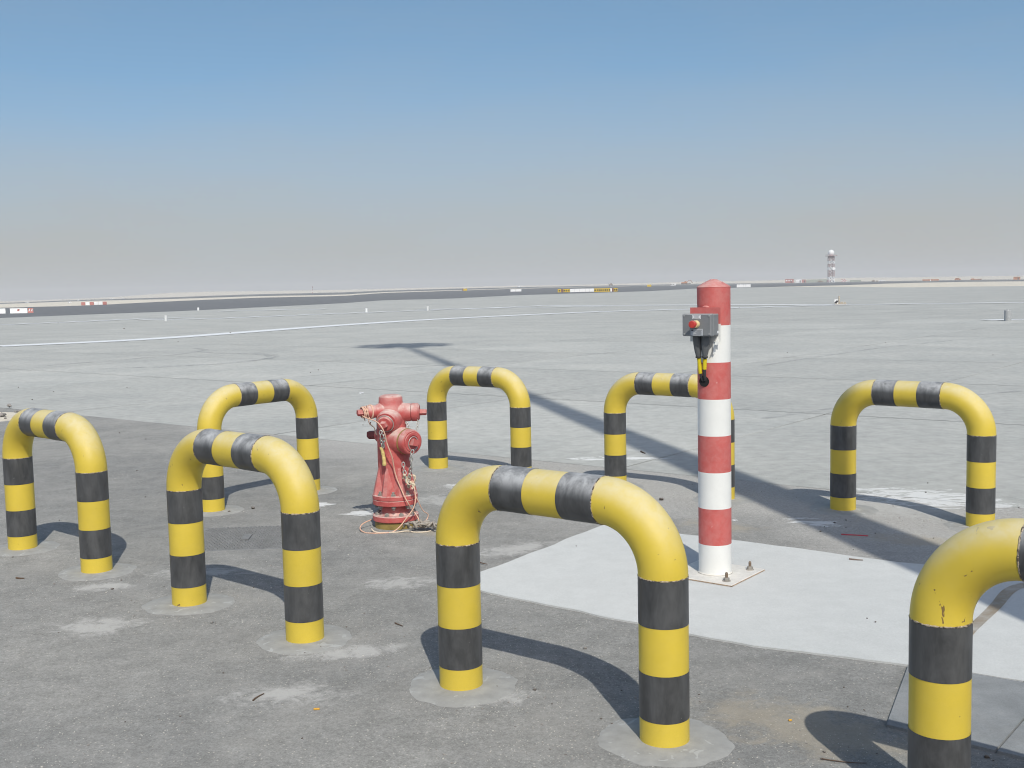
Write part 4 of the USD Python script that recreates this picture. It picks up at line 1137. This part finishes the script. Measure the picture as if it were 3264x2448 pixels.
# low red and white barriers at the left edge of the taxiway
for px, w, m, lab in [(8, 17, 'far_white', 'white water filled barrier block at the very left edge of the picture'),
                      (51, 33, 'far_white', 'white barrier block with red stripe, second from the left picture edge'),
                      (78, 17, 'far_white', 'small pale barrier block, third from the left picture edge'),
                      (98, 15, 'far_red', 'red and white striped barrier block at the right end of the left row')]:
    t, k = far('barrier_block', lab, 'barrier', px, 999.5 - px * 0.018)
    W, H = w * k, 14.5 * k
    pr = [(-0.22, 0), (0.22, 0), (0.20, 0.25 * H), (0.09, 0.55 * H), (0.07, H), (-0.07, H), (-0.09, 0.55 * H), (-0.20, 0.25 * H)]
    bm = trimesh.creation.extrude_polygon(Polygon(pr), W * 0.94, engine='earcut')
    bm.apply_transform(np.array([[0, 0, 1, -W * 0.47], [1, 0, 0, 0], [0, 1, 0, 0], [0, 0, 0, 1.0]]))
    body_ = obj('body', bm, m, t)
    for q in ((0.18,) if px == 51 else (-0.25, 0.2) if px == 98 else ()):
        s_ = box(W * 0.16, 0.03, H * 0.8, (W * q, -0.135, H * 0.45), rotm((0, 1, 0), 18))
        obj('stripe', s_, 'far_white' if m == 'far_red' else 'far_red', body_)
t, k = far('barrier_row', 'row of pale red and white runway barriers standing on the far sand strip at left', 'barrier', 300, 972.5)
for q in range(6):
    obj('segment', cbox(11.2 * k, 0.5, 9.5 * k, 0.05, ((q - 2.5) * 12 * k, 0, 4.75 * k)), 'far_red' if q in (0, 2, 5) else 'far_white', t)


def vehicle(label, px0, px1, py0, py1, mat, cat='van', name='parked_van', low=0.45, group=None):
    t, k = far(name, label, cat, (px0 + px1) / 2, py1, group)
    L, H = (px1 - px0) * k, (py1 - py0) * k
    wd = min(2.0, 0.5 * L)
    b = obj('body', [cbox(L, wd, H * low, 0.08 * H, (0, 0, H * (0.18 + low / 2)))], mat, t)
    obj('cabin', trimesh.convex.convex_hull(np.array([(x, y, z) for y in (-wd * 0.46, wd * 0.46) for x, z in ((-L * 0.42, H * (0.17 + low)), (L * 0.30, H * (0.17 + low)), (-L * 0.36, H), (L * 0.16, H))])), mat, t)
    obj('window', [box(L * 0.16, 0.02, H * (0.68 - low) * 0.7, (x, -wd * 0.465, H * (0.55 + low / 2))) for x in (-L * 0.22, 0.0)], 'far_glass', t)
    for x in (-L * 0.30, L * 0.30):
        for y in (-wd * 0.46, wd * 0.46):
            obj('wheel', cyl(H * 0.19, (x, y - 0.1, H * 0.19), (x, y + 0.1, H * 0.19), 14), 'far_dark', t)
    return t


vehicle('white van standing on the sand ridge left of the long sign row', 1648, 1662, 905.0, 911.4, 'far_white')
vehicle('white truck parked on the sand ridge right of the radar tower', 2803, 2821, 888.6, 893.6, 'far_white', 'truck', 'parked_truck')
vehicle('brown truck in front of the sand ridge, just left of the radar tower', 2607, 2624, 890.8, 896.0, 'far_brown', 'truck', 'parked_truck')
vehicle('orange truck on the far sand at right, left of the red brown hut', 3044, 3061, 885.6, 892.4, 'far_orange', 'truck', 'parked_truck')
for a, b, c, d, lab in [(82, 93, 961.3, 965.6, 'tiny white car far off near the left edge, leftmost of the distant cars'), (217, 227, 961.6, 965.8, 'tiny white car far off on the runway at left, second of the distant cars'),
                        (246, 253, 954.8, 958.6, 'tiny white car far off at left, third of the distant cars'), (352, 360, 951.2, 954.6, 'tiny white car far off at left, fourth of the distant cars'),
                        (389, 396, 949.6, 953.2, 'tiny white car far off at left, rightmost of the distant cars')]:
    vehicle(lab, a, b, c, d, 'far_white', 'car', 'distant_car')

# sheds, containers and fences beyond the runway
def hut(label, px0, px1, py0, py1, mat, cat='hut', name='site_hut', roof=None):
    t, k = far(name, label, cat, (px0 + px1) / 2, py1)
    L, H = (px1 - px0) * k, (py1 - py0) * k
    obj('wall', cbox(L, 2.6, H * 0.93, 0.03, (0, 0, H * 0.465)), mat, t)
    obj('roof', cbox(L * 1.03, 2.9, H * 0.07, 0.02, (0, 0, H * 0.965)), roof or 'far_white', t)
    obj('door', box(min(0.9, L * 0.25), 0.03, H * 0.7, (L * 0.2, -1.31, H * 0.36)), 'far_dark', t)
    return t, L, H


t, L, H = hut('red shipping container with white patches between the striped post and the radar tower', 2504, 2529, 889.8, 902.2, 'far_red', 'container', 'shipping_container', 'far_red')
for q in range(4):
    obj('white_patch', box(L * 0.10, 0.03, H * 0.28, (L * (-0.36 + 0.2 * q), -1.312, H * 0.62)), 'far_white', t)
hut('white site hut just right of the red shipping container', 2537, 2556, 889.2, 900.0, 'far_white')
hut('low red hut touching the right side of the white site hut', 2556, 2568, 889.6, 899.0, 'far_red', roof='far_red')
hut('pale red cabin at the left foot of the radar tower', 2637, 2648, 889.5, 897.0, 'far_red', 'cabin', 'equipment_cabin', 'far_red')
hut('white cabin at the right foot of the radar tower', 2650, 2660, 889.5, 897.0, 'far_white', 'cabin', 'equipment_cabin')
hut('red brown hut on the far sand at the right edge', 3232, 3250, 883.0, 891.5, 'far_orange', roof='far_orange')
t, k = far('checkered_hut', 'small red and white checkered hut right of the radar tower', 'hut', 2690, 896.8)
L, H = 14 * k, 9.6 * k
obj('wall', box(L, 2.4, H, (0, 0, H / 2)), 'far_white', t)
for i in range(4):
    for j in range(3):
        if (i + j) % 2 == 0:
            obj('red_square', box(L / 4 * 0.99, 0.03, H / 3 * 0.99, (L * (i - 1.5) / 4, -1.212, H * (j + 0.5) / 3)), 'far_red', t)
for a, b, c, d, lab in [(2568, 2637, 889.6, 899.5, 'long grey green site fence left of the radar tower'), (2711, 2743, 890.8, 897.0, 'short grey green site fence right of the checkered hut')]:
    t, k = far('site_fence', lab, 'fence', (a + b) / 2, d)
    n = int((b - a) / 7)
    for q in range(n):
        w = (b - a) * k / n
        obj('panel', box(w * 0.96, 0.06, (d - c) * k * 0.92, ((q - (n - 1) / 2) * w, 0, (d - c) * k * 0.5)), 'far_green', t)
        obj('post', cyl(0.06, ((q - n / 2) * w, 0, 0), ((q - n / 2) * w, 0, (d - c) * k), 8), 'galvanized', t)
for px, w, py, lab in [(2784, 9, 894.0, 'low brown bush beside the white truck right of the radar tower'), (2795, 6, 894.0, 'tiny brown bush nearest the white truck')]:
    t, k = far('bush', lab, 'bush', px, py)
    g = np.random.default_rng(px)
    obj('foliage', [ball(w * k * g.uniform(0.15, 0.28), (g.uniform(-0.4, 0.4) * w * k, g.uniform(-0.3, 0.3) * w * k, w * k * g.uniform(0.1, 0.35)), 1) for _ in range(14)], 'far_brown', t)
t, k = far('marker_cone', 'small white marker cone on the far sand right of the white truck', 'cone', 2966, 896.0)
obj('body', lathe([(0.0, 0), (1.6 * k, 0), (0.4 * k, 6.2 * k), (0, 6.2 * k)], n=16), 'far_white', t)
t, k = far('barrier_row', 'row of orange plastic barriers beside the white marker cone', 'barrier', 2966, 894.5)
for q in range(6):
    obj('segment', cbox(7 * k, 0.4, 4.5 * k, 0.04, ((q - 2.5) * 7.6 * k, 0, 2.25 * k)), 'far_orange', t)
t, k = far('earth_mover', 'long reddish earth mover on the sand ridge near the right edge', 'earth mover', 3111, 886.3)
obj('body', [cbox(30 * k, 2.6, 2.2 * k, 0.1, (0, 0, 2.3 * k)), cbox(8 * k, 2.4, 2.6 * k, 0.1, (-9 * k, 0, 3.6 * k))], 'far_orange', t)
for q in (-12, -6, 8, 13):
    obj('wheel', cyl(1.2 * k, (q * k, -1.3, 1.2 * k), (q * k, -0.9, 1.2 * k), 14), 'far_dark', t)

# red excavator on the ridge left of the post
t, k = far('excavator', 'rust red excavator with raised arm on the horizon left of the striped post', 'excavator', 2186, 902.8)
obj('track', [cbox(30 * k, 0.7, 2.8 * k, 0.15, (0, y, 1.4 * k)) for y in (-1.1, 1.1)], 'far_dark', t)
obj('house', [cbox(18 * k, 2.6, 4.2 * k, 0.15, (-5 * k, 0, 5.0 * k)), cbox(6 * k, 1.4, 3.2 * k, 0.1, (-1 * k, -0.6, 8.4 * k))], 'far_orange', t)
obj('boom', [tube([(3 * k, 0, 5 * k), (9 * k, 0, 12 * k), (15 * k, 0, 12.5 * k)], 0.9 * k, 8), tube([(15 * k, 0, 12.5 * k), (19 * k, 0, 7 * k)], 0.7 * k, 8)], 'far_orange', t)
obj('bucket', cbox(3.4 * k, 1.2, 3 * k, 0.1, (19.5 * k, 0, 5 * k)), 'far_brown', t)
t, k = far('loader', 'small dark loader on the horizon behind the right yellow sign', 'loader', 1947, 907.6)
obj('body', [cbox(12 * k, 2.2, 3 * k, 0.1, (0, 0, 3.2 * k)), cbox(5 * k, 2.0, 3.4 * k, 0.1, (1 * k, 0, 6 * k))], 'far_brown', t)
obj('arm', tube([(-5 * k, 0, 4 * k), (-9 * k, 0, 7.5 * k)], 0.6 * k, 6), 'far_brown', t)
for q in (-4, 4):
    obj('wheel', cyl(1.7 * k, (q * k, -1.2, 1.7 * k), (q * k, -0.8, 1.7 * k), 14), 'far_dark', t)

# small light mast on the horizon at left
t, k = far('light_mast', 'slim red and white mast on the left part of the horizon', 'mast', 996, 925.5)
for q in range(5):
    obj('section', cyl(0.9 * k, (0, 0, (q * 4.3) * k), (0, 0, (q * 4.3 + 4.25) * k), 10), 'far_red' if q % 2 == 0 else 'far_white', t)

# radar tower
raz = math.atan2(*ray(2649, 890)[:2]); RR = 840.0
kk = RR / F_PX
ztop = CAM_H + RR * (lambda d: d[2] / math.hypot(d[0], d[1]))(ray(2649, 796.2))
z0 = float(height_full(raz, RR)) - 0.3
rt = thing('radar_tower', 'tall lattice radar tower with a white ball on top, on the horizon at right', 'radar tower', (RR * math.sin(raz), RR * math.cos(raz), z0), -raz + 0.35)
Ht = ztop - z0
rd = 9.2 * kk
zb = Ht - 2 * rd * 0.96
obj('radome', lathe([(0, zb)] + [(rd * math.sin(a), zb + rd * 0.93 - rd * math.cos(a)) for a in np.linspace(0.38, PI, 26)], n=40), 'radome_white', rt, smooth=40)
obj('platform', [cbox(3.1 * rd, 3.1 * rd, 0.35, 0.05, (0, 0, zb - 0.15)), cbox(1.75 * rd, 1.75 * rd, 1.2, 0.1, (0, 0, zb - 1.0))], 'steel_red_white', rt)
rl = []
for s in (-1, 1):
    for q in range(2):
        p = [(-1.5 * rd, s * 1.5 * rd, zb + 1.0), (1.5 * rd, s * 1.5 * rd, zb + 1.0)]
        rl.append(tube([(a, b, c) if q == 0 else (b, a, c) for a, b, c in p], 0.05, 6))
obj('railing', rl, 'galvanized', rt)
hw = 0.80 * rd
levels = np.linspace(0, zb - 1.5, 9)
for s in range(8):
    za, zc = levels[s], levels[s + 1]
    pc = []
    for sx in (-1, 1):
        for sy in (-1, 1):
            pc.append(tube([(sx * hw, sy * hw, za), (sx * hw, sy * hw, zc)], 0.20, 6))
    for i, j in (((-1, -1), (1, -1)), ((1, -1), (1, 1)), ((1, 1), (-1, 1)), ((-1, 1), (-1, -1))):
        pc += [tube([(i[0] * hw, i[1] * hw, za), (j[0] * hw, j[1] * hw, zc)], 0.10, 5), tube([(j[0] * hw, j[1] * hw, za), (i[0] * hw, i[1] * hw, zc)], 0.10, 5), tube([(i[0] * hw, i[1] * hw, zc), (j[0] * hw, j[1] * hw, zc)], 0.12, 5)]
    obj('lattice_section', pc, 'far_white' if s in (0, 1, 4, 6) else 'steel_red_white', rt, label='white lattice section' if s in (0, 1, 4, 6) else 'red lattice section')
obj('stair_core', [tube([((-1) ** q * hw * 0.5, 0, levels[0] + q * zb / 16), ((-1) ** (q + 1) * hw * 0.5, 0, levels[0] + (q + 1) * zb / 16)], 0.16, 6) for q in range(15)], 'galvanized', rt)
obj('dish', lathe([(0.0, 0.0), (0.6, 0.05), (1.15, 0.25), (1.15, 0.55), (0.0, 0.55)], (0.55 * hw, -hw - 0.8, zb * 0.52), (0, -1, 0), 20), 'radome_white', rt, smooth=40)

# ------------------------------------------------------------------ small things standing on the apron
for px, pb_, w, h, lab in [(528.8, 1023.5, 9.5, 17, 'pale concrete marker cylinder on the left apron, nearest of the left ones'), (632, 989.3, 6.0, 8.5, 'white marker cylinder at the left apron edge beside the dark taxiway'),
                         (1168, 996, 8, 13, 'pale concrete marker cylinder left of centre, left one of a near pair'), (1363.5, 990, 7.5, 14, 'pale concrete marker cylinder left of centre, right one of a near pair'),
                         (3212, 1023.5, 19.5, 31.5, 'grey concrete marker cylinder on the apron near the right edge')]:
    t, k = far('marker_cylinder', lab, 'marker', px, pb_, 'concrete marker cylinders on the apron')
    r_, H = w * k / 2, h * k
    obj('body', lathe([(0, 0), (r_ * 1.02, 0), (r_, 0.02), (r_, H - 0.012), (r_ - 0.012, H), (0, H)], n=28), 'far_white' if px == 632 else 'concrete_marker' if px == 3212 else 'pale_marker', t, smooth=35)
    obj('top_disc', lathe([(0, 0.0), (r_ * 0.55, 0.0), (r_ * 0.5, 0.012), (0, 0.012)], (0, 0, H), n=20), 'galvanized', t, smooth=35)
t, k = far('survey_stand', 'small stand with striped board, thin post and timber base far out on the apron', 'stand', 2680, 970.5)
obj('striped_board', box(10.5 * k, 0.03, 14.5 * k, (-13 * k, 0, 8.5 * k)), 'far_white', t)
for q in range(3):
    obj('stripe', box(2.2 * k, 0.012, 11 * k, (-15.5 * k + q * 2.8 * k, -0.022, 8 * k), rotm((0, 1, 0), 38)), 'far_dark', t)
obj('post', cyl(2.4 * k, (-5 * k, 0, 0), (-5 * k, 0, 26 * k), 12), 'timber', t, smooth=35)
obj('base', [cbox(34 * k, 0.3, 3 * k, 0.01, (0, 0, 1.5 * k)), cbox(9 * k, 0.25, 5 * k, 0.01, (3 * k, 0, 5.5 * k)), cbox(5 * k, 0.25, 6.5 * k, 0.01, (12 * k, 0, 4.5 * k))], 'timber', t)

# ------------------------------------------------------------------ stones, twigs and scraps
ST = []


def stones(x0, y0, s, L):
    for q in L:
        ST.append((x0 + q[0] / s, y0 + q[1] / s, (q[2] / s if len(q) > 2 else 4.2)))


stones(0, 1850, 1.58, [(273, 22, 8), (567, 48, 9), (612, 2, 7), (827, 33, 6), (936, 140, 6), (880, 144, 6), (1068, 218, 11), (1745, 238, 8), (1700, 285, 5), (1613, 343, 11), (1535, 370, 8), (1278, 38, 6), (1735, 440, 5), (630, 716, 8), (908, 688, 7), (1522, 800, 6), (1125, 470, 7), (295, 267, 6)])
stones(1300, 1400, 1.583, [(895, 1060, 17), (450, 1258, 13), (160, 1252, 8), (245, 1310, 5), (290, 1305, 5), (355, 1310, 5), (375, 1365, 8), (728, 1340, 7), (640, 1270, 12), (1280, 310, 18), (850, 548, 6), (1078, 1272, 7), (1148, 1310, 9), (975, 1415, 6), (1030, 1440, 7), (1470, 1292, 10)])
stones(560, 1600, 4.096, [(602, 138, 22), (700, 143, 30), (485, 175, 12), (1060, 255, 10), (1095, 320, 12), (1010, 95, 36)])
stones(2600, 1950, 3.331, [(545, 95, 9), (635, 135, 11), (350, 1445, 14), (650, 1515, 12), (1820, 1560, 40), (1885, 1590, 14), (60, 1575, 20), (515, 1050, 12), (660, 1075, 9), (300, 810, 16), (340, 1018, 14), (90, 1500, 9)])
stones(2600, 1500, 3.318, [(1165, 235, 14), (1900, 155, 11), (2150, 395, 12), (125, 430, 14), (200, 560, 16), (320, 530, 15), (320, 605, 13), (95, 600, 11), (630, 670, 15), (50, 650, 14), (1245, 720, 9), (820, 380, 11), (1185, 135, 10)])
stones(0, 1000, 1.58, [(293, 48, 4), (625, 77, 5), (897, 143, 4), (270, 395, 5), (93, 372, 4), (1563, 298, 4), (1603, 285, 4), (1828, 562, 5), (640, 375, 5), (602, 602, 5), (162, 435, 5), (735, 633, 4), (1160, 98, 6), (655, 375, 4)])
stones(2300, 980, 2.2946, [(480, 332, 5), (1985, 350, 5), (1200, 258, 4), (130, 2, 5)])
stones(0, 1250, 1.9518, [(852, 490, 9), (1575, 725, 16), (80, 1030, 8), (370, 800, 6), (1340, 1440, 8), (905, 655, 9)])
protos = []
for q in range(5):
    pm = UsdGeom.Scope.Define(stage, '/World/stone_shapes') if q == 0 else None
    protos.append(stone(1.0, 50 + q))
stage.RemovePrim('/World/stone_shapes')
MARKS = [(-2.7, 6.4, 'near the far left barrier'), (-1.3, 5.1, 'near the left foreground barrier'), (-1.88, 8.1, 'near the barrier left of the hydrant'), (-0.3, 9.1, 'near the barrier right of the hydrant'),
         (1.14, 8.05, 'near the barrier behind the striped post'), (2.55, 7.0, 'near the right barrier with white splashes'), (0.13, 3.9, 'near the large central barrier'), (1.55, 2.75, 'near the cut off barrier at lower right'), (1.05, 5.7, 'near the striped post'), (-0.8, 7.1, 'near the hydrant')]
for i, (px, py, r) in enumerate(ST):
    p = ground(px, py)
    R = max(r * 0.62 * np.linalg.norm(p - [0, 0, CAM_H]) / F_PX, 0.004)
    m = protos[i % 5].copy(); m.apply_transform(rotm((0, 0, 1), (i * 77) % 360)); m.apply_scale(R)
    onpad = pad_poly.contains(Point(p[0], p[1])) or slab_poly.contains(Point(p[0], p[1]))
    m.apply_translation((p[0], p[1], 0.020 if slab_poly.contains(Point(p[0], p[1])) else 0.009 if onpad else 0.001))
    near = min(MARKS, key=lambda q: math.hypot(q[0] - p[0], q[1] - p[1]))
    where = near[2] if math.hypot(near[0] - p[0], near[1] - p[1]) < 1.5 else 'on the open apron left of the hydrant' if p[1] > 8 and p[0] < -0.8 else 'on the open apron right of the hydrant' if p[1] > 8 else 'on the bare asphalt in the foreground'
    obj('stone', m, 'stone_dark' if i % 6 else 'stone_grey', None, smooth=True, label='small dark stone lying ' + where, cat='stone', group='loose dark stones ' + where)

# fine grit on the asphalt
g = np.random.default_rng(21)
gi = UsdGeom.PointInstancer.Define(stage, '/World/grit')
tag(gi.GetPrim(), 'fine pale and dark grit scattered on the asphalt', 'grit', None, 'stuff')
pr = []
for q, mt in enumerate(('stone_pale', 'stone_grey', 'stone_dark')):
    mm = usdkit.mesh(stage, f'/World/grit/grain_{q:03d}' if q else '/World/grit/grain', stone(1.0, 80 + q, 0), f'/World/Looks/{mt}')
    pr.append(mm.GetPath())
gi.CreatePrototypesRel().SetTargets(pr)
P, I, Sc, Q = [], [], [], []
while len(P) < 15000:
    r = 2.2 + 8.0 * g.random() ** 1.4; a = g.uniform(-0.55, 0.55)
    x, y = r * math.sin(a), r * math.cos(a)
    if N @ [x, y] > 7.7 and g.random() > 0.12:
        continue
    if meshkit.fbm(np.array([[x * 1.3, y * 1.3, 2.2]]), 3, 9)[0] < 0.40 + 0.2 * g.random():
        continue
    if pad_poly.contains(Point(x, y)) or slab_poly.contains(Point(x, y)):
        continue
    P.append((x, y, 0.0015)); I.append(int(g.choice(3, p=(0.5, 0.3, 0.2)))); s = float(g.uniform(0.0010, 0.0026) * (1 + 0.9 * (g.random() > 0.93))); Sc.append((s, s, s * 0.8))
    h = g.uniform(0, PI); Q.append(Gf.Quath(math.cos(h), 0, 0, math.sin(h)))
gi.CreatePositionsAttr(Vt.Vec3fArray([Gf.Vec3f(*p) for p in P])); gi.CreateProtoIndicesAttr(Vt.IntArray(I))
gi.CreateScalesAttr(Vt.Vec3fArray([Gf.Vec3f(*p) for p in Sc])); gi.CreateOrientationsAttr(Vt.QuathArray(Q))


def scrap(name, label, cat, pix, r, mat, lift=0.006, n=24, taper=0.5, wob=0.0):
    p = np.array([ground(x, y) + [0, 0, lift + wob * math.sin(i * 2.3)] for i, (x, y) in enumerate(pix)])
    obj(name, tube(smoothpath(p, n), np.linspace(r, r * taper, n), 7), mat, None, smooth=True, label=label, cat=cat)


zz = lambda x0, y0, s, L: [(x0 + x / s, y0 + y / s) for x, y in L]
scrap('twig', 'thin brown twig on the asphalt at lower left', 'twig', zz(0, 1850, 1.58, [(1275, 611), (1300, 592), (1330, 577)]), 0.0038, 'twig_brown')
scrap('twig', 'short dark twig right of the left foreground barrier', 'twig', zz(0, 1850, 1.58, [(1990, 220), (2008, 228), (2028, 236)]), 0.0035, 'twig_brown')
scrap('twig', 'dark twig on the asphalt near the left edge', 'twig', zz(0, 1280, 2.765, [(145, 1563), (180, 1567), (215, 1566)]), 0.006, 'twig_brown')
scrap('cigarette_end', 'small orange cigarette end on the asphalt, lower left of the central barrier', 'litter', zz(0, 1850, 1.58, [(1580, 656), (1610, 655)]), 0.0042, 'scrap_orange', n=8, taper=1.0)
scrap('plastic_strip', 'thin red plastic strip lying in the mast shadow at right', 'litter', zz(2600, 1500, 3.318, [(270, 683), (400, 690), (555, 698)]), 0.0045, 'scrap_red', 0.005, taper=0.8)
scrap('wire', 'bent rusty wire on the ground at the lower right, left of the near barrier', 'wire', zz(2600, 1950, 3.331, [(62, 1578), (200, 1600), (360, 1618), (540, 1625)]), 0.0022, 'twig_brown', 0.006)
scrap('stick', 'thin pale stick lying on the back edge of the pale pad', 'twig', zz(2600, 1500, 3.318, [(355, 960), (430, 968), (500, 972)]), 0.005, 'cord_brown', 0.014)
scrap('wire', 'short black wire standing off the left barrier leg at the pad corner', 'wire', zz(1300, 1400, 1.583, [(362, 630), (380, 637), (402, 641)]), 0.004, 'twig_brown', 0.012)
scrap('twig', 'dark twig on the apron behind the post, at the shadow edge', 'twig', zz(1900, 1150, 3.318, [(475, 965), (495, 975), (520, 985)]), 0.008, 'twig_brown')
scrap('paper_scrap', 'small yellow scrap on the asphalt, lower right, left of the near barrier', 'litter', zz(2400, 1550, 1.847, [(210, 1387), (228, 1386)]), 0.004, 'scrap_orange', n=8, taper=0.9)
scrap('paper_scrap', 'small pale scrap on the apron behind the hydrant', 'litter', zz(0, 1000, 1.58, [(1810, 404), (1830, 400)]), 0.012, 'label_white', n=8, taper=0.6)

# rubble and sand at the left edge of the asphalt
g = np.random.default_rng(31)
hp = np.array([ground(30, 1335)[:2], ground(-150, 1345)[:2], ground(-380, 1320)[:2]])
hb = thing('rubble_heap', 'low patch of sand and broken rubble at the left picture edge', 'rubble', (hp[0][0] - 0.35, hp[0][1] + 0.1, 0), -0.3)
n = 40
gx, gy = np.meshgrid(np.linspace(-2.4, 0.75, n), np.linspace(-0.8, 0.8, n), indexing='ij')
rr_ = np.hypot((gx + 0.8) / 1.6, gy / 0.8)
hh = np.clip(1 - rr_, 0, 1) ** 0.6 * (0.03 + 0.05 * meshkit.fbm(np.stack([gx * 4, gy * 4, gx * 0], -1), 4, 8)) - 0.012
V = np.stack([gx, gy, hh], -1).reshape(-1, 3)
i, j = np.meshgrid(np.arange(n - 1), np.arange(n - 1), indexing='ij')
a = (i * n + j).ravel(); b = ((i + 1) * n + j).ravel()
obj('sand', trimesh.Trimesh(V, np.vstack([np.c_[a, b, b + 1], np.c_[a, b + 1, a + 1]]), process=False), 'desert_sand', hb, smooth=True)
rub = []
for q in range(130):
    x, y = -0.8 + g.normal(0, 0.75), g.normal(0, 0.32)
    m = stone(g.uniform(0.012, 0.045), 200 + q); m.apply_translation((x, y, 0.01)); rub.append(m)
obj('rubble', rub, 'stone_grey', hb, kind='stuff')
